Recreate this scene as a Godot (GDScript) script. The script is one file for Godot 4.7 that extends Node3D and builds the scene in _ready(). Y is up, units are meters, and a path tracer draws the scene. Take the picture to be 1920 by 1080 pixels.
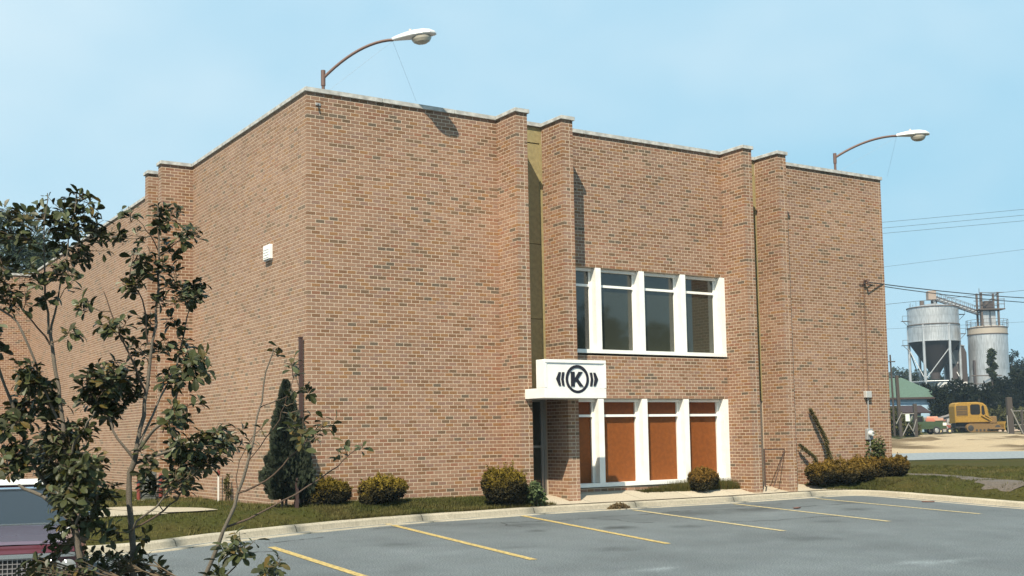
extends Node3D

const TOP := 8.8
const COURSE := 8.8 / 109.0
const EYE := Vector3(-9.421, 1.356, 22.686)
const FLAT_RIGHT := Vector3(0.842, 0, 0.539)
const FLAT_BACK := Vector3(-0.539, 0, 0.842)
const FIN := 0.855

var rng := RandomNumberGenerator.new()
var used := {}
var grain: NoiseTexture2D
var rough_noise: NoiseTexture2D


# ---------------------------------------------------------------- shapes
class MB:
	var v := PackedVector3Array()
	var n := PackedVector3Array()
	var c := PackedColorArray()
	var col := Color.WHITE

	func tri(a: Vector3, b: Vector3, d: Vector3, na: Vector3, nb: Vector3, nd: Vector3) -> void:
		if (b - a).cross(d - a).dot(na + nb + nd) > 0.0:
			v.append_array(PackedVector3Array([a, d, b]))
			n.append_array(PackedVector3Array([na, nd, nb]))
		else:
			v.append_array(PackedVector3Array([a, b, d]))
			n.append_array(PackedVector3Array([na, nb, nd]))
		c.append_array(PackedColorArray([col, col, col]))

	func flat(a: Vector3, b: Vector3, d: Vector3, out: Vector3) -> void:
		var m := (b - a).cross(d - a).normalized()
		if m.dot(out) < 0.0:
			m = -m
		tri(a, b, d, m, m, m)

	func quad(a: Vector3, b: Vector3, d: Vector3, e: Vector3, out: Vector3) -> void:
		flat(a, b, d, out)
		flat(a, d, e, out)

	func box(lo: Vector3, hi: Vector3, t := Transform3D.IDENTITY) -> void:
		var p: Array[Vector3] = []
		for i in 8:
			p.append(t * Vector3(hi.x if i & 1 else lo.x, hi.y if i & 2 else lo.y, hi.z if i & 4 else lo.z))
		var b := t.basis
		quad(p[0], p[2], p[6], p[4], -b.x)
		quad(p[1], p[3], p[7], p[5], b.x)
		quad(p[0], p[1], p[5], p[4], -b.y)
		quad(p[2], p[3], p[7], p[6], b.y)
		quad(p[0], p[1], p[3], p[2], -b.z)
		quad(p[4], p[5], p[7], p[6], b.z)

	# a box with its edges cut off at 45 degrees
	func soft(lo: Vector3, hi: Vector3, r: float, t := Transform3D.IDENTITY) -> void:
		prism(PackedVector2Array([Vector2(lo.x + r, lo.y), Vector2(hi.x - r, lo.y), Vector2(hi.x, lo.y + r), Vector2(hi.x, hi.y - r), Vector2(hi.x - r, hi.y), Vector2(lo.x + r, hi.y), Vector2(lo.x, hi.y - r), Vector2(lo.x, lo.y + r)]), lo.z, hi.z, t, r)

	# outline in x and y, pushed along z; bevel cuts the front and back edges
	func prism(poly: PackedVector2Array, z0: float, z1: float, t := Transform3D.IDENTITY, bevel := 0.0) -> void:
		var mid := Vector2.ZERO
		for q in poly:
			mid += q / poly.size()
		var inner := PackedVector2Array()
		for q in poly:
			var w := mid - q
			inner.append(q + w.normalized() * minf(bevel * 1.2, w.length() * 0.5))
		var k := poly.size()
		var turn := 1.0 if Geometry2D.is_polygon_clockwise(poly) else -1.0
		for i in k:
			var a := poly[i]
			var b := poly[(i + 1) % k]
			var o2 := (b - a).rotated(PI / 2 * turn).normalized()
			var out := t.basis * Vector3(o2.x, o2.y, 0)
			quad(t * Vector3(a.x, a.y, z0 + bevel), t * Vector3(b.x, b.y, z0 + bevel), t * Vector3(b.x, b.y, z1 - bevel), t * Vector3(a.x, a.y, z1 - bevel), out)
			if bevel > 0.0:
				var ia := inner[i]
				var ib := inner[(i + 1) % k]
				quad(t * Vector3(a.x, a.y, z1 - bevel), t * Vector3(b.x, b.y, z1 - bevel), t * Vector3(ib.x, ib.y, z1), t * Vector3(ia.x, ia.y, z1), out + t.basis.z)
				quad(t * Vector3(a.x, a.y, z0 + bevel), t * Vector3(b.x, b.y, z0 + bevel), t * Vector3(ib.x, ib.y, z0), t * Vector3(ia.x, ia.y, z0), out - t.basis.z)
		var face := inner if bevel > 0.0 else poly
		var id := Geometry2D.triangulate_polygon(face)
		for i in range(0, id.size(), 3):
			var a := face[id[i]]
			var b := face[id[i + 1]]
			var d := face[id[i + 2]]
			flat(t * Vector3(a.x, a.y, z1), t * Vector3(b.x, b.y, z1), t * Vector3(d.x, d.y, z1), t.basis.z)
			flat(t * Vector3(a.x, a.y, z0), t * Vector3(b.x, b.y, z0), t * Vector3(d.x, d.y, z0), -t.basis.z)

	func tube(pts: PackedVector3Array, radii: PackedFloat32Array, sides := 6, caps := true) -> void:
		var rings: Array[PackedVector3Array] = []
		var norms: Array[PackedVector3Array] = []
		var up := Vector3.UP if absf((pts[1] - pts[0]).normalized().y) < 0.9 else Vector3.RIGHT
		for i in pts.size():
			var d := (pts[mini(i + 1, pts.size() - 1)] - pts[maxi(i - 1, 0)]).normalized()
			var x := up.cross(d).normalized()
			var y := d.cross(x)
			up = y
			var ring := PackedVector3Array()
			var rn := PackedVector3Array()
			for k in sides:
				var a := TAU * k / sides
				var o := x * cos(a) + y * sin(a)
				ring.append(pts[i] + o * radii[i])
				rn.append(o)
			rings.append(ring)
			norms.append(rn)
		for i in pts.size() - 1:
			for k in sides:
				var j := (k + 1) % sides
				tri(rings[i][k], rings[i][j], rings[i + 1][j], norms[i][k], norms[i][j], norms[i + 1][j])
				tri(rings[i][k], rings[i + 1][j], rings[i + 1][k], norms[i][k], norms[i + 1][j], norms[i + 1][k])
		if caps:
			for e in [0, pts.size() - 1]:
				var o: Vector3 = (pts[e] - pts[1 if e == 0 else e - 1]).normalized()
				for k in sides:
					tri(pts[e], rings[e][k], rings[e][(k + 1) % sides], o, o, o)

	func rod(a: Vector3, b: Vector3, r: float, sides := 6) -> void:
		tube(PackedVector3Array([a, b]), PackedFloat32Array([r, r]), sides)

	# profile of (radius, height) turned about y
	func lathe(prof: PackedVector2Array, sides := 24, t := Transform3D.IDENTITY) -> void:
		for i in prof.size() - 1:
			var a := prof[i]
			var b := prof[i + 1]
			var s := Vector2(b.y - a.y, a.x - b.x).normalized()
			for k in sides:
				var u := TAU * k / sides
				var w := TAU * (k + 1) / sides
				var cu := Vector3(cos(u), 0, sin(u))
				var cw := Vector3(cos(w), 0, sin(w))
				var nu := (t.basis * (cu * s.x + Vector3.UP * s.y)).normalized()
				var nw := (t.basis * (cw * s.x + Vector3.UP * s.y)).normalized()
				var p0 := t * (cu * a.x + Vector3.UP * a.y)
				var p1 := t * (cw * a.x + Vector3.UP * a.y)
				var p2 := t * (cw * b.x + Vector3.UP * b.y)
				var p3 := t * (cu * b.x + Vector3.UP * b.y)
				tri(p0, p1, p2, nu, nw, nw)
				tri(p0, p2, p3, nu, nw, nu)

	func mesh() -> ArrayMesh:
		var arr := []
		arr.resize(Mesh.ARRAY_MAX)
		arr[Mesh.ARRAY_VERTEX] = v
		arr[Mesh.ARRAY_NORMAL] = n
		arr[Mesh.ARRAY_COLOR] = c
		var m := ArrayMesh.new()
		m.add_surface_from_arrays(Mesh.PRIMITIVE_TRIANGLES, arr)
		return m


# ---------------------------------------------------------------- nodes
func numbered(called: String) -> String:
	var k: int = used.get(called, 0)
	used[called] = k + 1
	return called if k == 0 else "%s_%03d" % [called, k]


func part(called: String, m: Mesh, mat: Material, parent: Node, at := Transform3D.IDENTITY) -> MeshInstance3D:
	var o := MeshInstance3D.new()
	o.mesh = m
	o.material_override = mat
	o.transform = at
	if parent == self:
		o.name = numbered(called)
	else:
		var k: int = parent.get_meta("count_" + called, 0)
		parent.set_meta("count_" + called, k + 1)
		o.name = called if k == 0 else "%s_%03d" % [called, k]
	parent.add_child(o, true)
	return o


func tag(o: Node, label: String, category: String, group := "") -> Node:
	o.set_meta("label", label)
	o.set_meta("category", category)
	if group:
		o.set_meta("group", group)
	return o


func thing(called: String, label: String, category: String, at := Vector3.ZERO, turn := 0.0, group := "") -> Node3D:
	var o := Node3D.new()
	o.name = numbered(called)
	add_child(o, true)
	o.position = at
	o.rotation.y = turn
	tag(o, label, category, group)
	return o


func copy_of(o: Node3D, at: Vector3, turn: float, label: String) -> Node3D:
	var d: Node3D = o.duplicate()
	d.name = numbered(String(o.name))
	add_child(d, true)
	d.position = at
	d.rotation.y = turn
	d.set_meta("label", label)
	return d


func scatter(called: String, m: Mesh, mat: Material, where: Array, tints: Array, parent: Node) -> MultiMeshInstance3D:
	var mm := MultiMesh.new()
	mm.transform_format = MultiMesh.TRANSFORM_3D
	mm.use_colors = true
	mm.mesh = m
	mm.instance_count = where.size()
	for i in where.size():
		mm.set_instance_transform(i, where[i])
		mm.set_instance_color(i, tints[i])
	var o := MultiMeshInstance3D.new()
	o.multimesh = mm
	o.material_override = mat
	o.name = numbered(called) if parent == self else called
	parent.add_child(o, true)
	o.set_meta("kind", "stuff")
	return o


func lin(r: float, g: float, b: float) -> Color:
	return Color(r, g, b).linear_to_srgb()


func paint(c: Color, rough := 0.8, metal := 0.0, tex: Texture2D = null, scale := 1.0) -> StandardMaterial3D:
	var m := StandardMaterial3D.new()
	m.albedo_color = c
	m.roughness = rough
	m.metallic = metal
	if tex:
		m.albedo_texture = tex
		m.uv1_triplanar = true
		m.uv1_world_triplanar = true
		m.uv1_scale = Vector3.ONE * scale
	return m


func tinted(rough := 0.8, tex: Texture2D = null, scale := 1.0) -> StandardMaterial3D:
	var m := paint(Color.WHITE, rough, 0.0, tex, scale)
	m.vertex_color_use_as_albedo = true
	return m


func noise(freq: float, low: float, high: float, octaves := 4, size := 512, seed_value := 1, kind := FastNoiseLite.TYPE_SIMPLEX_SMOOTH) -> NoiseTexture2D:
	var f := FastNoiseLite.new()
	f.noise_type = kind
	f.frequency = freq
	f.fractal_octaves = octaves
	f.seed = seed_value
	var g := Gradient.new()
	g.set_color(0, Color(low, low, low))
	g.set_color(1, Color(high, high, high))
	var t := NoiseTexture2D.new()
	t.width = size
	t.height = size
	t.seamless = true
	t.noise = f
	t.color_ramp = g
	return t


# ---------------------------------------------------------------- ground
# gutter line of the kerb, from the drive on the left, along the front, round the corner on the right
const KERB := [[-6.9, -34.0], [-6.9, -6.0], [-6.85, 1.6], [-6.6, 3.1], [-5.9, 3.95], [-4.5, 3.95], [-3.06, 3.25], [-1.24, 2.54], [0.2, 2.1], [1.6, 1.83], [3.14, 1.66], [5.0, 1.45], [8.0, 1.38], [10.6, 1.32], [13.3, 1.1], [14.6, 1.05], [15.3, 1.3], [15.5, 2.0], [15.45, 3.2], [15.3, 5.5], [15.2, 9.0], [15.2, 13.0]]
var kerb2 := PackedVector2Array()
var lot2 := PackedVector2Array()
var bumps := FastNoiseLite.new()


func lot_y(x: float, z: float) -> float:
	return -0.24 - 0.005 * clampf(x, -12.0, 30.0) - 0.03 * clampf(z, -5.0, 40.0)


func ahead(x: float, z: float) -> float:
	return (x - EYE.x) * 0.539 + (EYE.z - z) * 0.842


func lawn_y(x: float, z: float) -> float:
	var p := Vector2(x, z)
	var near := 1e9
	var ky := 0.0
	for i in kerb2.size() - 1:
		var q := Geometry2D.get_closest_point_to_segment(p, kerb2[i], kerb2[i + 1])
		var d := q.distance_to(p)
		if d < near:
			near = d
			ky = lot_y(q.x, q.y) + 0.125
	var high := 0.03
	if z < -3.0 and x < 0.0:
		high = -0.08
	elif z < 0.0 and x < 0.0:
		high = lerpf(0.03, -0.08, -z / 3.0)
	if x > 3.0:
		high = lerpf(0.03, -0.03, clampf((x - 3.0) / 2.0, 0, 1))
	if x > 15.0:
		high = 0.01
	var far := maxf(ahead(x, z) - 52.0, 0.0)
	var rise := 0.0125 * minf(far, 100.0) + 0.035 * clampf(far - 100.0, 0.0, 110.0)
	var t := clampf((near - 0.15) / 1.3, 0.0, 1.0)
	var y := lerpf(ky, high, t * t * (3.0 - 2.0 * t)) + rise
	if far > 10.0 and x > 30.0:
		y += 0.35 * clampf((far - 10.0) / 8.0, 0.0, 1.0) * clampf((70.0 - far) / 30.0, 0.0, 1.0) * (0.4 + bumps.get_noise_2d(x * 0.35, z * 0.35) + 0.5 * bumps.get_noise_2d(x * 1.1, z * 1.1))
	return y + bumps.get_noise_2d(x * 1.0, z * 1.0) * 0.03 * clampf(near - 0.3, 0.0, 1.0)


func in_lot(x: float, z: float) -> bool:
	return Geometry2D.is_point_in_polygon(Vector2(x, z), lot2)


func kerb_gap(x: float, z: float) -> float:
	var near := 1e9
	for i in kerb2.size() - 1:
		near = minf(near, Geometry2D.get_closest_point_to_segment(Vector2(x, z), kerb2[i], kerb2[i + 1]).distance_to(Vector2(x, z)))
	return near


func ground_y(x: float, z: float) -> float:
	if in_lot(x, z):
		return lot_y(x, z) - 0.15
	if x > -8.0 and x < 18.0 and z < 15.0 and kerb_gap(x, z) < 0.36:
		return lawn_y(x, z) - 0.14
	return lawn_y(x, z)


func steps(list: Array) -> PackedFloat32Array:
	var out := PackedFloat32Array()
	for r in list:
		var a: float = r[0]
		while a < r[1] - 1e-4:
			out.append(a)
			a += r[2]
	out.append(list[-1][1])
	return out


# a sheet over a grid, with heights and colours from two functions; cells whose middle fails «keep» are left out
func sheet(xs: PackedFloat32Array, zs: PackedFloat32Array, height: Callable, shade: Callable, keep: Callable) -> ArrayMesh:
	var st := SurfaceTool.new()
	st.begin(Mesh.PRIMITIVE_TRIANGLES)
	for z in zs:
		for x in xs:
			st.set_color(shade.call(x, z))
			st.add_vertex(Vector3(x, height.call(x, z), z))
	var w := xs.size()
	for j in zs.size() - 1:
		for i in w - 1:
			if keep.call((xs[i] + xs[i + 1]) / 2, (zs[j] + zs[j + 1]) / 2):
				var a := j * w + i
				for id in [a, a + 1, a + w, a + 1, a + w + 1, a + w]:
					st.add_index(id)
	st.generate_normals()
	return st.commit()


func setting() -> void:
	for k in KERB:
		kerb2.append(Vector2(k[0], k[1]))
	lot2 = kerb2.duplicate()
	lot2.append_array(PackedVector2Array([Vector2(15.2, 13.0), Vector2(60, 13.5), Vector2(60, 75), Vector2(-60, 75), Vector2(-60, -34)]))
	bumps.frequency = 0.35
	bumps.fractal_octaves = 3
	bumps.seed = 7
	var blot := FastNoiseLite.new()
	blot.frequency = 0.12
	blot.fractal_octaves = 4
	blot.seed = 11
	var streak := FastNoiseLite.new()
	streak.frequency = 0.05
	streak.fractal_octaves = 3
	streak.seed = 5
	# terrain
	var green := Color(0.082, 0.084, 0.027)
	var dry := Color(0.105, 0.09, 0.03)
	var earth := Color(0.62, 0.49, 0.32)
	var mud := Color(0.23, 0.165, 0.10)
	var wood := Color(0.035, 0.045, 0.015)
	var shade := func(x: float, z: float) -> Color:
		var a := ahead(x, z)
		var b: float = blot.get_noise_2d(x * 4.0, z * 4.0) + 0.5 * blot.get_noise_2d(x * 15.0, z * 15.0)
		var c := green.lerp(dry, clampf(0.35 + b * 1.3, 0.0, 1.0))
		if a > 57.0 and x > 15.0:
			var l := (x - EYE.x) * 0.842 + (z - EYE.z) * 0.539
			var s: float = streak.get_noise_2d(l * 2.2, a * 1.6)
			c = earth.lerp(mud, clampf(s * 3.4 + 0.1, 0.0, 1.0))
			var over := clampf((a - 118.0 + absf(l - 50.0) * 0.2 + b * 10.0) / 10.0, 0.0, 1.0)
			if l < 37.0:
				over = maxf(over, clampf((a - 94.0 + b * 12.0) / 6.0, 0.0, 1.0))
			c = c.lerp(wood, over)
		return c
	var xs := steps([[-400.0, -40.0, 40.0], [-40.0, -10.0, 3.0], [-10.0, 20.0, 0.2], [20.0, 140.0, 1.5], [140.0, 700.0, 35.0]])
	var zs := steps([[-700.0, -110.0, 35.0], [-110.0, -33.0, 1.5], [-33.0, 14.0, 0.2], [14.0, 60.0, 2.0], [60.0, 300.0, 30.0]])
	var lawn_mat := tinted(0.95, noise(0.05, 0.55, 1.0, 4, 512, 3), 0.5)
	lawn_mat.metallic_specular = 0.1
	turf_mat = lawn_mat
	var g := part("ground", sheet(xs, zs, ground_y, shade, func(_x, _z): return true), lawn_mat, self)
	g.set_meta("kind", "structure")
	# asphalt
	var lot_col := func(x: float, z: float) -> Color:
		var k := 1.0 + 0.2 * blot.get_noise_2d(x * 1.6 - 20.0, z * 2.2) + 0.16 * blot.get_noise_2d(x * 5.0, z * 5.0) + 0.10 * blot.get_noise_2d(x * 18.0 + 50.0, z * 18.0)
		var w := clampf(blot.get_noise_2d(x * 3.0 + 90.0, z * 9.0 - 30.0) * 3.0 - 0.6, 0.0, 1.0) * 0.09
		for s in [[4.3, 4.9, 0.42, 0.22], [7.7, 3.2, 0.9, 0.14], [9.4, 3.3, 0.8, 0.16], [3.1, 3.5, 0.5, 0.1], [0.9, 6.6, 0.35, 0.12], [2.6, 4.6, 0.3, 0.16], [5.6, 5.4, 0.45, 0.14], [11.6, 4.4, 0.5, 0.15], [6.0, 8.2, 0.6, 0.1], [12.9, 3.0, 0.35, 0.13], [8.7, 6.1, 0.4, 0.12], [-0.6, 5.2, 0.35, 0.12], [2.1, 7.6, 0.5, 0.12]]:
			var d := Vector2((x - s[0]) / s[2], (z - s[1]) / (s[2] * 0.6)).length() + 0.5 * blot.get_noise_2d(x * 30.0, z * 30.0)
			k *= 1.0 - s[3] * 3.0 * clampf(1.3 - d, 0.0, 1.0)
		for u in [[5.4, 11.45, 0.85], [4.9, 11.2, 0.4], [1.13, 9.84, 0.5]]:
			var q := Vector2((x - u[0]) / u[2], (z - u[1]) / 0.12).length() + 0.7 * blot.get_noise_2d(x * 22.0, z * 22.0)
			k *= 1.0 + 0.8 * clampf(1.2 - q, 0.0, 1.0)
		return Color(0.158, 0.183, 0.192) * k * (1.0 + w)
	var lx := steps([[-60.0, -9.0, 3.0], [-9.0, 16.4, 0.16], [16.4, 60.0, 3.0]])
	var lz := steps([[-34.0, 1.0, 2.0], [1.0, 12.0, 0.16], [12.0, 75.0, 3.0]])
	var asphalt := tinted(0.92, noise(0.2, 0.45, 1.15, 3, 512, 21), 0.31)
	asphalt.normal_enabled = false
	var nn := noise(0.3, 0.0, 1.0, 3, 512, 23)
	nn.as_normal_map = true
	nn.bump_strength = 5.0
	asphalt.normal_texture = nn
	asphalt.normal_scale = 0.5
	var lot := part("parking_lot", sheet(lx, lz, lot_y, lot_col, func(x, z): return in_lot(x, z) or in_lot(x - 0.14, z + 0.14) or in_lot(x + 0.14, z + 0.14)), asphalt, self)
	lot.set_meta("kind", "structure")
	# cracks: thin lines of dark filler
	var dark := paint(lin(0.035, 0.036, 0.036), 0.95)
	for run in [[[2.0, 2.75], [2.9, 2.9], [3.5, 3.05], [4.2, 3.15], [4.9, 3.0], [5.7, 2.95], [6.8, 2.9], [7.6, 2.75], [8.3, 2.7]], [[-2.4, 3.9], [-1.6, 3.7], [-1.1, 3.55]], [[0.2, 2.75], [1.0, 2.6], [1.5, 2.7], [2.0, 2.75]], [[8.2, 2.2], [9.5, 2.5], [10.4, 2.35], [11.6, 2.3]], [[-3.2, 4.6], [-3.0, 5.0], [-2.6, 5.1]], [[4.9, 3.0], [5.3, 3.5], [5.2, 4.1], [5.6, 4.6]], [[8.3, 2.7], [9.4, 3.1], [10.6, 3.3], [12.2, 3.2], [13.6, 3.3]], [[2.9, 2.9], [2.7, 3.5], [3.0, 4.2]], [[7.0, 5.2], [8.0, 5.4], [9.3, 5.3], [10.4, 5.6]]]:
		var m := MB.new()
		var pts := PackedVector2Array()
		for i in run.size() - 1:
			var a := Vector2(run[i][0], run[i][1])
			var b := Vector2(run[i + 1][0], run[i + 1][1])
			for k in 5:
				pts.append(a.lerp(b, k / 5.0) + Vector2(rng.randf_range(-0.04, 0.04), rng.randf_range(-0.05, 0.05)))
		for i in pts.size() - 1:
			var s := (pts[i + 1] - pts[i]).orthogonal().normalized() * rng.randf_range(0.006, 0.019)
			var q: Array[Vector3] = []
			for e in [pts[i] - s, pts[i + 1] - s, pts[i + 1] + s, pts[i] + s]:
				q.append(Vector3(e.x, lot_y(e.x, e.y) + 0.004, e.y))
			m.quad(q[0], q[1], q[2], q[3], Vector3.UP)
		part("crack", m.mesh(), dark, lot)
	# yellow bay lines
	var worn := paint(lin(0.52, 0.385, 0.14), 0.85)
	worn.albedo_texture = worn_paint(31)
	worn.transparency = BaseMaterial3D.TRANSPARENCY_ALPHA_SCISSOR
	worn.alpha_scissor_threshold = 0.5
	worn.uv1_triplanar = true
	worn.uv1_world_triplanar = true
	worn.uv1_scale = Vector3.ONE * 0.8
	var pale := worn.duplicate()
	pale.albedo_color = lin(0.52, 0.43, 0.23)
	for s in [[-2.51, 4.5, -2.7, 9.0], [0.84, 2.0, 0.25, 8.07], [4.09, 1.85, 3.34, 7.5], [7.03, 1.95, 6.56, 7.02], [10.2, 1.83, 9.8, 6.78], [13.23, 1.65, 12.93, 6.66]]:
		var m := MB.new()
		var a := Vector2(s[0], s[1])
		var b := Vector2(s[2], s[3])
		var w := (b - a).orthogonal().normalized() * 0.068
		for i in 20:
			var q: Array[Vector3] = []
			for e in [a.lerp(b, i / 20.0) - w, a.lerp(b, (i + 1) / 20.0) - w, a.lerp(b, (i + 1) / 20.0) + w, a.lerp(b, i / 20.0) + w]:
				q.append(Vector3(e.x, lot_y(e.x, e.y) + 0.007, e.y))
			m.quad(q[0], q[1], q[2], q[3], Vector3.UP)
		part("bay_marking", m.mesh(), pale if s[0] > 5.0 else worn, lot)
	# bits lying in the lot
	var brickish := paint(lin(0.12, 0.055, 0.04))
	for s in [[10.55, 3.55, 0.5, "flattened rust brown scrap on the far bay line of the lot"], [14.75, 3.9, 2.4, "reddish brown scrap near the right kerb of the lot"]]:
		var m := MB.new()
		m.soft(Vector3(-0.15, 0, -0.05), Vector3(0.15, 0.02, 0.05), 0.008)
		var o := part("litter_scrap", m.mesh(), brickish, self, Transform3D(Basis(Vector3.UP, s[2]), Vector3(s[0], lot_y(s[0], s[1]) + 0.008, s[1])))
		tag(o, s[3], "litter", "scraps lying on the asphalt")
	kerb()
	walk()
	# road across the right, and bare tracks in the lawn
	var strip := func(called: String, l0: float, l1: float, a0: float, a1: float, mat: Material, lift: float) -> void:
		var m := MB.new()
		var nl := int((l1 - l0) / 1.5)
		for i in nl:
			for j in 6:
				var q: Array[Vector3] = []
				for e in [[i, j], [i + 1, j], [i + 1, j + 1], [i, j + 1]]:
					var l: float = l0 + (l1 - l0) * e[0] / nl
					var a: float = a0 + (a1 - a0) * e[1] / 6.0
					var x := EYE.x + 0.842 * l + 0.539 * a
					var z := EYE.z + 0.539 * l - 0.842 * a
					q.append(Vector3(x, lawn_y(x, z) + lift, z))
				m.quad(q[0], q[1], q[2], q[3], Vector3.UP)
		part(called, m.mesh(), mat, self).set_meta("kind", "structure")
	strip.call("road", 13.0, 150.0, 51.3, 61.0, paint(lin(0.27, 0.30, 0.31), 0.95, 0.0, noise(0.03, 0.75, 1.0), 0.3), 0.03)
	var bare := paint(lin(0.165, 0.135, 0.108), 0.95, 0.0, noise(0.06, 0.6, 1.0, 4, 256, 9), 0.8)
	var wob := FastNoiseLite.new()
	wob.frequency = 0.9
	wob.fractal_octaves = 3
	var track := [[20.9, -2.9, 0.25], [20.3, -1.7, 0.5], [19.7, -0.2, 0.42], [19.1, 1.3, 0.5], [18.3, 2.6, 0.36], [17.5, 3.7, 0.62], [16.75, 4.7, 0.75], [16.2, 5.5, 0.3]]
	var pm := MB.new()
	var rows: Array = []
	for i in track.size() - 1:
		for k in 8:
			var f := k / 8.0
			var p := Vector2(track[i][0], track[i][1]).lerp(Vector2(track[i + 1][0], track[i + 1][1]), f)
			var w: float = lerpf(track[i][2], track[i + 1][2], f) * 0.75
			var d := Vector2(track[i + 1][0] - track[i][0], track[i + 1][1] - track[i][1]).normalized().orthogonal()
			var row := PackedVector3Array()
			var a := w * (1.0 + 0.6 * wob.get_noise_2d(p.x, p.y * 2.0))
			var b := -w * (1.0 + 0.6 * wob.get_noise_2d(p.x * 2.0 + 40.0, p.y))
			for c in 6:
				var q := p + d * lerpf(a, b, c / 5.0)
				row.append(Vector3(q.x, lawn_y(q.x, q.y) + (0.022 if c > 0 and c < 5 else 0.004), q.y))
			rows.append(row)
	for i in rows.size() - 1:
		for c in 5:
			pm.quad(rows[i][c], rows[i + 1][c], rows[i + 1][c + 1], rows[i][c + 1], Vector3.UP)
	part("bare_path", pm.mesh(), bare, self).set_meta("kind", "structure")


func worn_paint(seed_value: int) -> ImageTexture:
	var f := FastNoiseLite.new()
	f.frequency = 0.06
	f.fractal_octaves = 5
	f.seed = seed_value
	var im := Image.create(256, 256, false, Image.FORMAT_RGBA8)
	for y in 256:
		for x in 256:
			var v := f.get_noise_2d(x, y) * 0.5 + 0.5
			var k := 0.72 + 0.28 * clampf(v * 1.6 - 0.2, 0.0, 1.0)
			im.set_pixel(x, y, Color(k, k, k, clampf((v - 0.30) * 9.0 + 0.5, 0.0, 1.0)))
	return ImageTexture.create_from_image(im)


func kerb() -> void:
	var root := Node3D.new()
	root.name = "kerb"
	add_child(root)
	root.set_meta("kind", "structure")
	# smooth the line, then cut it into sections of about 3 m with open joints
	var cv := Curve3D.new()
	for i in kerb2.size():
		var prev := kerb2[maxi(i - 1, 0)]
		var next := kerb2[mini(i + 1, kerb2.size() - 1)]
		var d := (next - prev).normalized()
		var la := (kerb2[i] - prev).length() * 0.33
		var lb := (next - kerb2[i]).length() * 0.33
		cv.add_point(Vector3(kerb2[i].x, 0, kerb2[i].y), Vector3(-d.x, 0, -d.y) * la, Vector3(d.x, 0, d.y) * lb)
	cv.bake_interval = 0.1
	var total := cv.get_baked_length()
	# profile: (towards the lawn, height over the lot)
	var prof := [[-0.34, -0.12], [-0.34, 0.010], [-0.02, -0.006], [0.02, 0.006], [0.05, 0.095], [0.085, 0.125], [0.19, 0.13], [0.21, 0.11], [0.21, -0.14]]
	var s := 0.0
	while s < total - 0.2:
		var e := minf(s + rng.randf_range(2.6, 3.2), total)
		var st := SurfaceTool.new()
		st.begin(Mesh.PRIMITIVE_TRIANGLES)
		var k := maxi(2, int((e - s) / 0.3))
		var rows: Array = []
		var tone := rng.randf_range(0.9, 1.05)
		for i in k + 1:
			var at: float = lerpf(s + 0.007, e - 0.007, float(i) / k)
			var p := cv.sample_baked(at)
			var q := cv.sample_baked(minf(at + 0.05, total))
			var o := cv.sample_baked(maxf(at - 0.05, 0.0))
			var d := (q - o).normalized()
			var side := Vector3(d.z, 0, -d.x)
			var row := PackedVector3Array()
			for f in prof:
				var w = p + side * f[0]
				w.y = lot_y(p.x, p.z) + f[1] + rng.randf_range(-0.003, 0.003)
				row.append(w)
			rows.append(row)
		var put := func(a: Vector3, b: Vector3, c: Vector3, v: float) -> void:
			st.set_color(Color(0.52 * v, 0.465 * v, 0.355 * v))
			for w in [a, b, c]:
				st.add_vertex(w)
		for i in k:
			for j in prof.size() - 1:
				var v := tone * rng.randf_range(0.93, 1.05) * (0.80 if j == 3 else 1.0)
				put.call(rows[i][j], rows[i + 1][j + 1], rows[i + 1][j], v)
				put.call(rows[i][j], rows[i][j + 1], rows[i + 1][j + 1], v)
		for row in [rows[0], rows[k]]:
			var foot: Vector3 = row[0].lerp(row[prof.size() - 1], 0.6) + Vector3(0, -0.02, 0)
			for j in prof.size() - 1:
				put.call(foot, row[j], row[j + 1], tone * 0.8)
		st.generate_normals()
		part("kerb_section", st.commit(), tinted_stone, root)
		# strip of turf that closes the lawn against the back of the kerb
		var tf := SurfaceTool.new()
		tf.begin(Mesh.PRIMITIVE_TRIANGLES)
		var turf: Array = []
		for i in k + 1:
			var at2: float = lerpf(s, e, float(i) / k)
			var p := cv.sample_baked(at2)
			var d := (cv.sample_baked(minf(at2 + 0.05, total)) - cv.sample_baked(maxf(at2 - 0.05, 0.0))).normalized()
			var side := Vector3(d.z, 0, -d.x)
			var row := PackedVector3Array()
			for f in [0.195, 0.3, 0.42, 0.55, 0.68]:
				var w = p + side * f
				w.y = lawn_y(w.x, w.z) - (0.02 if f < 0.2 else 0.0) + (0.006 if f < 0.6 else -0.02)
				row.append(w)
			turf.append(row)
		for i in k:
			for j in 4:
				for w in [turf[i][j], turf[i + 1][j + 1], turf[i + 1][j], turf[i][j], turf[i][j + 1], turf[i + 1][j + 1]]:
					tf.set_color(Color(0.085, 0.082, 0.024))
					tf.add_vertex(w)
		tf.generate_normals()
		part("turf_edge", tf.commit(), turf_mat, root)
		s = e


var tinted_stone: StandardMaterial3D
var turf_mat: StandardMaterial3D


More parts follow.
